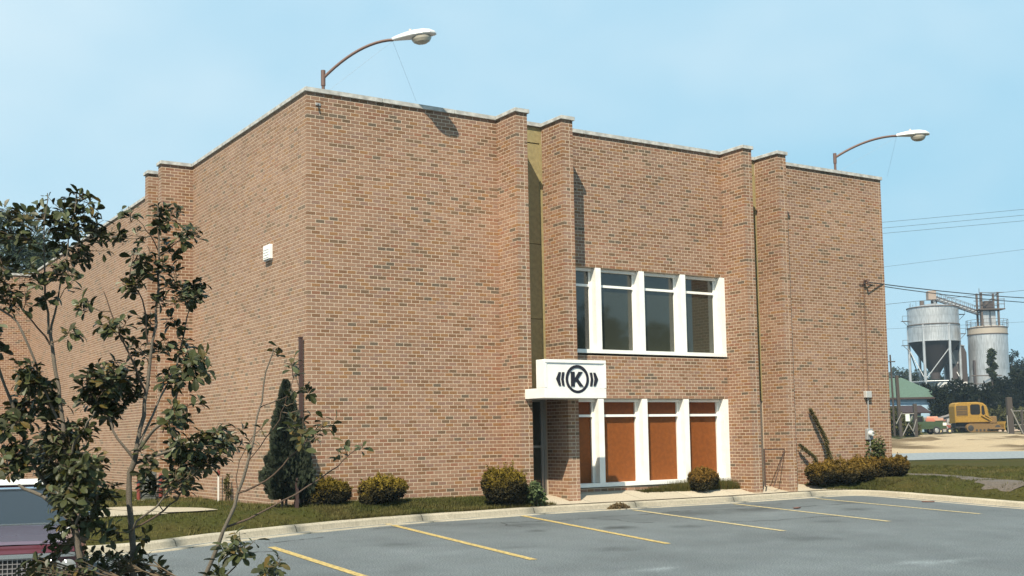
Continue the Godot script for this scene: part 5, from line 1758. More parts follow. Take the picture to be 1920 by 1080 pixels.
func pickup(at: Vector3) -> void:
	at.y = lawn_y(at.x, at.z)
	var t := thing("pickup_truck", "old dark green pickup loaded with faded red junk behind the left gate", "pickup truck", at, -atan2(0.539, 0.842))
	var green := paint(lin(0.035, 0.06, 0.025), 0.5)
	var chrome := paint(lin(0.6, 0.6, 0.6), 0.3, 0.8)
	var rubber := paint(lin(0.02, 0.02, 0.02), 0.9)
	var m := MB.new()
	m.prism(PackedVector2Array([Vector2(-3.4, 0.5), Vector2(-3.4, 1.05), Vector2(-2.2, 1.15), Vector2(-1.75, 1.85), Vector2(-0.75, 1.9), Vector2(-0.6, 1.32), Vector2(1.55, 1.30), Vector2(1.6, 0.55)]), -0.9, 0.9, Transform3D.IDENTITY, 0.06)
	part("body", m.mesh(), green, t)
	m = MB.new()
	m.prism(PackedVector2Array([Vector2(-2.0, 1.25), Vector2(-1.65, 1.78), Vector2(-0.85, 1.8), Vector2(-0.78, 1.3)]), -0.905, 0.905)
	part("window", m.mesh(), paint(lin(0.02, 0.02, 0.02), 0.1), t)
	m = MB.new()
	m.soft(Vector3(1.62, 0.55, -0.85), Vector3(1.75, 0.75, 0.85), 0.03)
	part("bumper", m.mesh(), chrome, t)
	m = MB.new()
	m.soft(Vector3(1.2, 0.86, 0.842), Vector3(1.58, 1.16, 0.93), 0.02)
	part("side_plate", m.mesh(), paint(lin(0.7, 0.68, 0.6)), t)
	for s in [-1.0, 1.0]:
		for x in [-2.4, 0.55]:
			m = MB.new()
			m.lathe(PackedVector2Array([Vector2(0.2, -0.11), Vector2(0.36, -0.11), Vector2(0.39, -0.08), Vector2(0.39, 0.08), Vector2(0.36, 0.11), Vector2(0.2, 0.11)]), 20, Transform3D(Basis(Vector3.RIGHT, PI / 2), Vector3(x, 0.39, s * 0.86)))
			var w := part("wheel", m.mesh(), rubber, t)
			m = MB.new()
			m.lathe(PackedVector2Array([Vector2(0.24, 0.09), Vector2(0.2, 0.12), Vector2(0.08, 0.12), Vector2(0.001, 0.14)]), 16, Transform3D(Basis(Vector3.RIGHT, PI / 2 * s), Vector3(x, 0.39, s * 0.86)))
			part("rim", m.mesh(), chrome, w)
	var turn_of := -atan2(0.539, 0.842)
	var junk := [lin(0.42, 0.14, 0.09), lin(0.36, 0.2, 0.14), lin(0.5, 0.22, 0.14), lin(0.24, 0.2, 0.18)]
	var cargo := [[0.1, 1.42, 0.5, 0.45, 0.14, "wide faded red slab lying lowest in the pickup's load"], [0.9, 1.44, 0.42, 0.5, 0.15, "brownish grey block at the tail end of the pickup's load"], [0.45, 1.66, 0.1, 0.55, 0.12, "pale red panel on top of the pickup's load"], [-0.25, 1.6, -0.2, 0.35, 0.16, "dark red lump nearest the cab in the pickup's load"]]
	for i in 4:
		var q: Array = cargo[i]
		m = MB.new()
		m.soft(Vector3(-q[3], -q[4], -0.3), Vector3(q[3], q[4], 0.3), 0.05)
		var o := part("salvage", m.mesh(), paint(junk[i]), self, Transform3D(Basis.from_euler(Vector3(rng.randf_range(-0.25, 0.25), turn_of + rng.randf_range(-0.4, 0.4), rng.randf_range(-0.2, 0.2))), t.transform * Vector3(q[0], q[1], q[2])))
		tag(o, q[5], "junk", "junk loaded on the pickup")


# ---------------------------------------------------------------- far things
func yard() -> void:
	var turn := -atan2(0.539, 0.842)
	var timber := paint(lin(0.085, 0.07, 0.06), 0.9, 0.0, noise(0.1, 0.6, 1.0, 4, 256, 95), 1.0)
	var grey := paint(lin(0.22, 0.21, 0.19), 0.8)
	dozer(Vector3(104.4, 0, -59.3))
	pickup(Vector3(90.0, 0, -54.2))
	# gates
	var place := func(x: float, z: float) -> Vector3: return Vector3(x, lawn_y(x, z), z)
	var gl := thing("yard_gate", "left timber yard gate with a tall post, crossed braces and a pale notice", "gate", place.call(77.0, -47.1), turn)
	var m := MB.new()
	m.soft(Vector3(-0.13, -0.5, -0.13), Vector3(0.13, 5.6, 0.13), 0.03, Transform3D(Basis(Vector3.BACK, 0.03), Vector3.ZERO))
	part("post", m.mesh(), timber, gl)
	m = MB.new()
	m.soft(Vector3(1.22, -0.3, -0.16), Vector3(1.52, 3.0, 0.16), 0.03)
	part("post", m.mesh(), timber, gl)
	for s in [[Vector3(0.16, 0.12, 0), Vector3(1.25, 2.15, 0), 0.055], [Vector3(0.16, 2.1, 0.12), Vector3(1.22, 2.1, 0.12), 0.05], [Vector3(0.75, 1.1, 0.1), Vector3(1.3, 0.1, 0.1), 0.05], [Vector3(0.1, 2.2, 0.2), Vector3(-0.45, 1.2, 0.2), 0.045], [Vector3(1.4, 1.6, 0.2), Vector3(1.05, 0.5, 0.2), 0.045]]:
		m = MB.new()
		m.rod(s[0], s[1], s[2], 6)
		part("brace", m.mesh(), grey, gl)
	m = MB.new()
	m.soft(Vector3(0.42, 1.42, 0.17), Vector3(0.80, 2.06, 0.2), 0.008)
	part("notice", m.mesh(), paint(lin(0.62, 0.68, 0.62)), gl)
	var gr := thing("yard_gate", "right timber yard gate with a thick leaning post and one long brace", "gate", place.call(88.15, -43.55), turn)
	m = MB.new()
	m.soft(Vector3(-0.24, -0.5, -0.2), Vector3(0.24, 3.5, 0.2), 0.04, Transform3D(Basis(Vector3.BACK, 0.02), Vector3.ZERO))
	part("post", m.mesh(), timber, gr)
	m = MB.new()
	m.soft(Vector3(1.0, -0.3, -0.12), Vector3(1.16, 2.3, 0.12), 0.03)
	part("post", m.mesh(), timber, gr)
	for s in [[Vector3(0.0, 2.4, 0.22), Vector3(1.05, 0.0, 0.22), 0.06], [Vector3(0.24, 2.2, 0), Vector3(2.6, 2.2, 0), 0.04], [Vector3(0.3, 0.9, 0), Vector3(2.6, 0.9, 0), 0.04], [Vector3(-0.3, 0.1, 0.1), Vector3(-0.34, 1.8, 0.1), 0.05]]:
		m = MB.new()
		m.rod(s[0], s[1], s[2], 6)
		part("brace", m.mesh(), grey, gr)
	m = MB.new()
	for i in 14:
		m.rod(Vector3(0.3 + i * 0.17, 0.1, 0), Vector3(0.3 + i * 0.17, 2.2, 0), 0.008, 4)
	part("wire_mesh", m.mesh(), grey, gr)
	var pole := thing("utility_pole", "tall thin weathered pole behind the left gate", "pole", place.call(78.5, -49.0), turn)
	m = MB.new()
	m.tube(PackedVector3Array([Vector3(0, -0.5, 0), Vector3(-0.05, 4.0, 0), Vector3(-0.12, 7.6, 0)]), PackedFloat32Array([0.1, 0.09, 0.07]), 10)
	part("shaft", m.mesh(), timber, pole)
	m = MB.new()
	m.soft(Vector3(-0.5, 6.9, 0.06), Vector3(0.3, 7.0, 0.14), 0.01)
	part("crossarm", m.mesh(), timber, pole)
	# blue building with a green hipped roof
	var bl := thing("blue_warehouse", "pale blue metal building with a green hipped roof beyond the yard", "building", Vector3(103.85, lawn_y(103.3, -71.9), -71.55), turn)
	var blue := paint(lin(0.30, 0.44, 0.56), 0.7)
	m = MB.new()
	m.box(Vector3(-9.0, -0.5, -9.0), Vector3(7.2, 4.2, -0.06))
	part("wall", m.mesh(), blue, bl)
	for i in 20:
		m = MB.new()
		m.box(Vector3(-8.98 + i * 0.81, -0.4, -0.059), Vector3(-8.2 + i * 0.81, 4.19, -0.02 - 0.012 * (i % 2)))
		part("panel", m.mesh(), blue, bl)
	m = MB.new()
	var e0 := 4.2
	var e1 := 6.8
	var ea := Vector3(-9.4, e0, 0.5)
	var eb := Vector3(7.7, e0, 0.5)
	var ec := Vector3(7.7, e0, -9.5)
	var ed := Vector3(-9.4, e0, -9.5)
	var ra := Vector3(-6.0, e1, -4.5)
	var rb := Vector3(4.2, e1, -4.5)
	m.quad(ea, eb, rb, ra, Vector3(0, 1, 1))
	m.quad(ec, ed, ra, rb, Vector3(0, 1, -1))
	m.flat(eb, ec, rb, Vector3(1, 1, 0))
	m.flat(ed, ea, ra, Vector3(-1, 1, 0))
	m.quad(ea, eb, ec, ed, Vector3.DOWN)
	var roof := part("roof", m.mesh(), paint(lin(0.10, 0.165, 0.12), 0.8, 0.0, noise(0.05, 0.7, 1.0, 3, 256, 96), 0.3), bl)
	m = MB.new()
	m.box(Vector3(-9.4, e0 - 0.22, 0.501), Vector3(7.7, e0 - 0.01, 0.56))
	part("fascia", m.mesh(), paint(lin(0.05, 0.03, 0.025)), roof)
	var ln := thing("lean_to_shed", "grey plank shed with a dark maroon roof in front of the blue building", "shed", Vector3(100.6, lawn_y(101.2, -68.0), -68.4), turn)
	m = MB.new()
	m.box(Vector3(-5.0, -0.4, -2.4), Vector3(4.3, 2.35, -0.03))
	part("wall", m.mesh(), grey, ln)
	for i in 24:
		m = MB.new()
		m.box(Vector3(-4.98 + i * 0.385, -0.3, -0.029), Vector3(-4.62 + i * 0.385, 2.3, 0.005 * (i % 3)))
		part("plank", m.mesh(), paint(lin(0.2, 0.21, 0.22) * (0.85 + 0.1 * (i % 3))), ln)
	m = MB.new()
	m.prism(PackedVector2Array([Vector2(-2.7, 3.05), Vector2(0.5, 2.25), Vector2(0.5, 2.4), Vector2(-2.7, 3.25)]), -5.3, 4.5, Transform3D(Basis(Vector3.UP, -PI / 2), Vector3.ZERO))
	part("roof", m.mesh(), paint(lin(0.03, 0.016, 0.016), 0.9), ln)
	var sh := thing("low_shed", "low pale grey sloping shed between the pickup and the bulldozer", "shed", place.call(107.6, -65.6), turn)
	m = MB.new()
	m.prism(PackedVector2Array([Vector2(-1.3, -0.3), Vector2(-1.3, 1.35), Vector2(1.4, 2.1), Vector2(1.4, -0.3)]), -2.0, 0.0)
	part("wall", m.mesh(), paint(lin(0.33, 0.32, 0.31)), sh)
	for x in [0.0, 0.28]:
		m = MB.new()
		m.box(Vector3(x, 0.5, 0.001), Vector3(x + 0.13, 1.5, 0.02))
		part("opening", m.mesh(), paint(lin(0.03, 0.03, 0.03)), sh)
	m = MB.new()
	m.prism(PackedVector2Array([Vector2(-1.5, 1.38), Vector2(1.55, 2.2), Vector2(1.55, 2.1), Vector2(-1.5, 1.28)]), -2.2, 0.2)
	part("roof", m.mesh(), paint(lin(0.22, 0.2, 0.19)), sh)
	# implement between truck and dozer
	var im := thing("farm_implement", "rusty red wheeled implement parked behind the pickup", "machine", place.call(94.7, -56.0), turn)
	var rust := paint(lin(0.22, 0.06, 0.04), 0.8)
	m = MB.new()
	m.soft(Vector3(-0.6, 0.5, -0.5), Vector3(0.7, 0.95, 0.5), 0.05)
	m.rod(Vector3(-0.4, 0.9, 0.2), Vector3(0.3, 1.5, 0.2), 0.06)
	m.rod(Vector3(0.5, 0.9, -0.2), Vector3(0.1, 1.6, -0.2), 0.05)
	part("frame", m.mesh(), rust, im)
	for x in [-0.45, 0.55]:
		m = MB.new()
		m.lathe(PackedVector2Array([Vector2(0.1, -0.09), Vector2(0.32, -0.09), Vector2(0.34, 0.0), Vector2(0.32, 0.09), Vector2(0.1, 0.09)]), 16, Transform3D(Basis(Vector3.RIGHT, PI / 2), Vector3(x, 0.32, 0.45)))
		var w := part("wheel", m.mesh(), paint(lin(0.025, 0.025, 0.025)), im)
		m = MB.new()
		m.lathe(PackedVector2Array([Vector2(0.2, 0.07), Vector2(0.001, 0.1)]), 14, Transform3D(Basis(Vector3.RIGHT, PI / 2), Vector3(x, 0.32, 0.46)))
		part("rim", m.mesh(), paint(lin(0.6, 0.5, 0.25)), w)
	var heap := MB.new()
	for i in 26:
		var l := rng.randf_range(-1.5, 6.0)
		var d := rng.randf_range(-2.0, 2.0)
		var r := rng.randf_range(0.15, 0.55)
		var prof := PackedVector2Array()
		for k in 5:
			var a := PI * k / 4.0
			prof.append(Vector2(maxf(sin(a), 0.001) * r * rng.randf_range(0.75, 1.2), -cos(a) * r * 0.7 + r * 0.4))
		var x := 106.4 + 0.842 * l - 0.539 * d
		var z := -56.4 + 0.539 * l + 0.842 * d
		var v := rng.randf_range(0.7, 1.1)
		heap.col = Color(0.42 * v, 0.32 * v, 0.24 * v)
		heap.lathe(prof, 7, Transform3D(Basis(Vector3.UP, rng.randf() * 6.0), Vector3(x, lawn_y(x, z), z)))
	var heap_node := part("rubble", heap.mesh(), tinted(0.95), self)
	tag(heap_node, "low heap of tan rubble right of the bulldozer's blade", "rubble")
	heap_node.set_meta("kind", "stuff")
	silos(turn)


func silos(turn: float) -> void:
	var tin := paint(lin(0.70, 0.72, 0.74), 0.42, 0.6, noise(0.04, 0.72, 1.0, 4, 256, 98), 0.15)
	var dull := paint(lin(0.60, 0.62, 0.64), 0.45, 0.6, noise(0.04, 0.75, 1.0, 4, 256, 98), 0.15)
	tin.uv1_scale = Vector3(0.5, 0.05, 0.5)
	dull.uv1_scale = Vector3(0.5, 0.05, 0.5)
	var rusty := paint(lin(0.10, 0.08, 0.07), 0.85)
	var dark := paint(lin(0.06, 0.05, 0.05), 0.85)
	var gy := lawn_y(151.5, -99.8)
	var a := thing("hopper_silo", "large round metal hopper silo on tall legs with a dark cone below", "silo", Vector3(151.5, gy, -99.8), turn)
	var y := func(world: float) -> float: return world - gy
	# shell in rings of curved plates
	var shell := [15.7, 17.1, 18.45, 19.9, 21.25]
	for i in 4:
		for k in 12:
			var m := MB.new()
			for j in 3:
				var u := TAU * (k + j / 3.0 + 0.004 * (1 if j == 0 else 0)) / 12.0 + i * 0.26
				var w := TAU * (k + (j + 1) / 3.0 - 0.004) / 12.0 + i * 0.26
				var pu := Vector3(cos(u), 0, sin(u)) * 4.03
				var pw := Vector3(cos(w), 0, sin(w)) * 4.03
				var y0: float = y.call(shell[i] + 0.01)
				var y1: float = y.call(shell[i + 1] - 0.01)
				m.tri(pu + Vector3.UP * y0, pw + Vector3.UP * y0, pw + Vector3.UP * y1, pu, pw, pw)
				m.tri(pu + Vector3.UP * y0, pw + Vector3.UP * y1, pu + Vector3.UP * y1, pu, pw, pu)
			part("plate", m.mesh(), tin if (k * 7 + i * 3) % 4 else dull, a)
	var m := MB.new()
	m.lathe(PackedVector2Array([Vector2(4.0, y.call(15.7)), Vector2(4.0, y.call(21.3)), Vector2(3.6, y.call(21.5)), Vector2(1.2, y.call(22.0)), Vector2(0.01, y.call(22.05))]), 36)
	part("inner_shell", m.mesh(), dull, a)
	for h in [15.7, 18.4, 21.25]:
		m = MB.new()
		m.lathe(PackedVector2Array([Vector2(4.03, y.call(h)), Vector2(4.13, y.call(h)), Vector2(4.13, y.call(h + 0.16)), Vector2(4.03, y.call(h + 0.16))]), 36)
		part("hoop", m.mesh(), rusty if h != 15.7 else tin, a)
	m = MB.new()
	m.lathe(PackedVector2Array([Vector2(3.98, y.call(15.69)), Vector2(0.8, y.call(10.7)), Vector2(0.7, y.call(9.6)), Vector2(0.01, y.call(9.6))]), 32)
	part("cone", m.mesh(), dark, a)
	for k in 6:
		var u := TAU * (k + 0.22) / 6.0
		var p := Vector3(cos(u), 0, sin(u)) * 3.95
		var q := Vector3(cos(u + TAU / 6), 0, sin(u + TAU / 6)) * 3.95
		m = MB.new()
		m.rod(Vector3(p.x, -0.5, p.z), Vector3(p.x, y.call(18.4), p.z), 0.24, 8)
		part("leg", m.mesh(), tin, a)
		m = MB.new()
		if k % 2:
			m.rod(p + Vector3.UP * y.call(14.6), q + Vector3.UP * y.call(9.4), 0.10, 6)
		else:
			m.rod(q + Vector3.UP * y.call(14.6), p + Vector3.UP * y.call(9.4), 0.07, 6)
		m.rod(p + Vector3.UP * y.call(9.2), q + Vector3.UP * y.call(9.2), 0.12, 6)
		part("brace", m.mesh(), dull, a)
	# catwalk bits at the rim
	for s in [[-4.1, 19.2], [-4.2, 15.2], [4.1, 20.2], [4.1, 17.0]]:
		m = MB.new()
		var x: float = s[0]
		var d := signf(x)
		m.soft(Vector3(minf(x, x + d * 1.1), y.call(s[1]), -0.4), Vector3(maxf(x, x + d * 1.1), y.call(s[1] + 0.08), 0.4), 0.01)
		m.rod(Vector3(x + d * 1.0, y.call(s[1]), 0.35), Vector3(x, y.call(s[1] - 1.0), 0.35), 0.04, 4)
		m.rod(Vector3(x + d * 1.05, y.call(s[1]), 0.35), Vector3(x + d * 1.05, y.call(s[1] + 0.9), 0.35), 0.03, 4)
		m.rod(Vector3(x + d * 1.05, y.call(s[1] + 0.9), 0.35), Vector3(x, y.call(s[1] + 0.9), 0.35), 0.03, 4)
		part("bracket", m.mesh(), rusty, a)
	m = MB.new()
	m.rod(Vector3(-1.9, y.call(21.6), 0.5), Vector3(-1.9, y.call(22.5), 0.5), 0.35, 10)
	m.rod(Vector3(0.3, y.call(21.9), 0), Vector3(0.3, y.call(22.6), 0), 0.5, 10)
	for k in 14:
		var u := TAU * k / 14.0
		m.rod(Vector3(cos(u) * 3.6, y.call(21.4), sin(u) * 3.6), Vector3(cos(u) * 3.6, y.call(22.3), sin(u) * 3.6), 0.025, 4)
	part("roof_hatch", m.mesh(), rusty, a)

	gy = lawn_y(157.2, -93.8)
	var b := thing("tower_silo", "plain upright metal silo with a rusty rim and a frame tower on top", "silo", Vector3(157.2, gy, -93.8), turn)
	var tiers := [0.0, 4.0, 8.0, 11.0, 14.0, 16.6]
	for i in 5:
		for k in 10:
			m = MB.new()
			for j in 3:
				var u := TAU * (k + j / 3.0) / 10.0 + i * 0.31
				var w := TAU * (k + (j + 1) / 3.0 - 0.006) / 10.0 + i * 0.31
				var pu := Vector3(cos(u), 0, sin(u)) * 3.05
				var pw := Vector3(cos(w), 0, sin(w)) * 3.05
				var y0: float = y.call(tiers[i] + 0.01)
				var y1: float = y.call(tiers[i + 1] - 0.01)
				m.tri(pu + Vector3.UP * y0, pw + Vector3.UP * y0, pw + Vector3.UP * y1, pu, pw, pw)
				m.tri(pu + Vector3.UP * y0, pw + Vector3.UP * y1, pu + Vector3.UP * y1, pu, pw, pu)
			part("plate", m.mesh(), tin if (k * 5 + i * 2) % 3 else dull, b)
	m = MB.new()
	m.lathe(PackedVector2Array([Vector2(3.02, -1.0), Vector2(3.02, y.call(16.7))]), 32)
	part("inner_shell", m.mesh(), dull, b)
	m = MB.new()
	m.lathe(PackedVector2Array([Vector2(3.06, y.call(16.7)), Vector2(3.08, y.call(17.75)), Vector2(2.6, y.call(18.0)), Vector2(0.01, y.call(18.2))]), 32)
	part("rim_band", m.mesh(), paint(lin(0.42, 0.37, 0.31), 0.7, 0.3), b)
	for h in [16.62, 17.7]:
		m = MB.new()
		m.lathe(PackedVector2Array([Vector2(3.05, y.call(h)), Vector2(3.14, y.call(h)), Vector2(3.14, y.call(h + 0.14)), Vector2(3.05, y.call(h + 0.14))]), 32)
		part("hoop", m.mesh(), rusty, b)
	m = MB.new()
	for k in 18:
		var u := TAU * k / 18.0
		var w := TAU * (k + 1) / 18.0
		m.rod(Vector3(cos(u) * 3.2, y.call(17.8), sin(u) * 3.2), Vector3(cos(u) * 3.2, y.call(19.1), sin(u) * 3.2), 0.03, 4)
		for h in [18.45, 19.05]:
			m.rod(Vector3(cos(u) * 3.2, y.call(h), sin(u) * 3.2), Vector3(cos(w) * 3.2, y.call(h), sin(w) * 3.2), 0.03, 4)
	part("railing", m.mesh(), rusty, b)
	# frame tower with a platform and a head box
	for s in [[-1.1, -0.9], [1.6, -0.9], [-1.1, 0.9], [1.6, 0.9]]:
		m = MB.new()
		m.soft(Vector3(s[0] - 0.14, y.call(18.0), s[1] - 0.14), Vector3(s[0] + 0.14, y.call(23.6), s[1] + 0.14), 0.02)
		part("tower_post", m.mesh(), rusty, b)
	m = MB.new()
	m.soft(Vector3(-1.6, y.call(20.7), -1.3), Vector3(2.6, y.call(20.9), 1.3), 0.03)
	part("platform", m.mesh(), rusty, b)
	m = MB.new()
	m.soft(Vector3(-0.9, y.call(18.1), -0.6), Vector3(0.2, y.call(20.6), 0.6), 0.05)
	m.soft(Vector3(0.5, y.call(18.1), -0.5), Vector3(1.3, y.call(20.6), 0.5), 0.05)
	part("hopper", m.mesh(), dull, b)
	m = MB.new()
	for h in [21.6, 22.4, 23.5]:
		for s in [-1.2, 1.2]:
			m.rod(Vector3(-1.5, y.call(h), s), Vector3(2.6, y.call(h), s), 0.05, 4)
	m.rod(Vector3(2.5, y.call(20.9), 1.2), Vector3(2.5, y.call(22.5), 1.2), 0.05, 4)
	m.rod(Vector3(-1.5, y.call(20.9), 1.2), Vector3(-1.5, y.call(24.2), 1.2), 0.05, 4)
	m.rod(Vector3(-1.1, y.call(21.0), 0.9), Vector3(1.6, y.call(23.4), 0.9), 0.06, 4)
	part("platform_rail", m.mesh(), rusty, b)
	m = MB.new()
	m.soft(Vector3(-0.4, y.call(21.0), -0.6), Vector3(1.0, y.call(22.2), 0.6), 0.1)
	part("drive_box", m.mesh(), dark, b)
	for h in [8.6, 9.9]:
		m = MB.new()
		m.rod(Vector3(-4.2, y.call(h), 3.3), Vector3(0.6, y.call(h), 3.3), 0.09, 6)
		part("pipe", m.mesh(), rusty, b)
	m = MB.new()
	m.soft(Vector3(-3.1, y.call(0.0), 1.2), Vector3(-2.8, y.call(12.5), 1.6), 0.03)
	part("ladder_case", m.mesh(), dark, b)
	m = MB.new()
	m.soft(Vector3(3.1, y.call(0.0), 0.4), Vector3(3.45, y.call(9.6), 0.8), 0.03)
	part("side_duct", m.mesh(), tin, b)
	# inclined conveyor between the two
	var c := thing("conveyor", "inclined lattice conveyor gantry running from silo top to frame tower", "conveyor", Vector3(151.5, gy, -99.8), turn)
	var p0 := Vector3(0.0, y.call(23.1), 0.6)
	var p1: Vector3 = c.transform.affine_inverse() * Vector3(156.5, 20.2, -94.6)
	var d := (p1 - p0)
	m = MB.new()
	for o in [Vector3(0, 0.3, 0.35), Vector3(0, -0.3, 0.35), Vector3(0, 0.3, -0.35), Vector3(0, -0.3, -0.35)]:
		m.rod(p0 + o, p1 + o, 0.07, 5)
	for k in 12:
		for s in [0.35, -0.35]:
			m.rod(p0 + d * k / 12.0 + Vector3(0, -0.3, s), p0 + d * (k + 1) / 12.0 + Vector3(0, 0.3, s), 0.045, 4)
			m.rod(p0 + d * k / 12.0 + Vector3(0, 0.3, s), p0 + d * k / 12.0 + Vector3(0, 1.0, s), 0.03, 4)
	for s in [0.35, -0.35]:
		m.rod(p0 + Vector3(0, 1.0, s), p1 + Vector3(0, 1.0, s), 0.03, 4)
	part("truss", m.mesh(), rusty, c)
	m = MB.new()
	m.box(Vector3(0, -0.12, -0.3), Vector3(d.length(), 0.05, 0.3), Transform3D(Basis(d.normalized(), d.normalized().cross(Vector3.FORWARD).normalized() * -1.0, d.normalized().cross(Vector3.UP).normalized()), p0))
	part("belt", m.mesh(), dull, c)
	m = MB.new()
	m.soft(p0 + Vector3(-1.0, -0.4, -0.6), p0 + Vector3(0.3, 1.1, 0.6), 0.06)
	part("head_box", m.mesh(), paint(lin(0.3, 0.24, 0.2)), c)
	m = MB.new()
	m.rod(p0 + Vector3(0.1, -0.4, 0), p0 + Vector3(0.3, -1.3, 0), 0.25, 8)
	part("chute", m.mesh(), dull, c)
	# mixing shed between the silos
	var s := thing("mixing_shed", "weathered grey sheet metal shed wedged between the two silos", "shed", Vector3(155.4, gy, -98.0), turn)
	m = MB.new()
	m.prism(PackedVector2Array([Vector2(-1.7, -0.5), Vector2(-1.7, y.call(14.6)), Vector2(-1.2, y.call(15.6)), Vector2(0.6, y.call(15.0)), Vector2(1.0, y.call(14.0)), Vector2(1.0, -0.5)]), -1.5, 0.6)
	part("wall", m.mesh(), dark, s)
	m = MB.new()
	m.soft(Vector3(-1.72, y.call(12.2), 0.601), Vector3(0.1, y.call(14.4), 0.64), 0.01)
	part("panel", m.mesh(), paint(lin(0.36, 0.36, 0.36)), s)
	m = MB.new()
	m.soft(Vector3(-4.0, y.call(7.2), 0.601), Vector3(0.9, y.call(9.2), 0.64), 0.01)
	part("panel", m.mesh(), paint(lin(0.55, 0.56, 0.56)), s)
	m = MB.new()
	m.prism(PackedVector2Array([Vector2(-1.8, y.call(14.62)), Vector2(-1.25, y.call(15.75)), Vector2(0.7, y.call(15.15)), Vector2(0.7, y.call(15.0)), Vector2(-1.2, y.call(15.6)), Vector2(-1.7, y.call(14.6))]), -1.6, 0.75)
	part("roof", m.mesh(), dull, s)


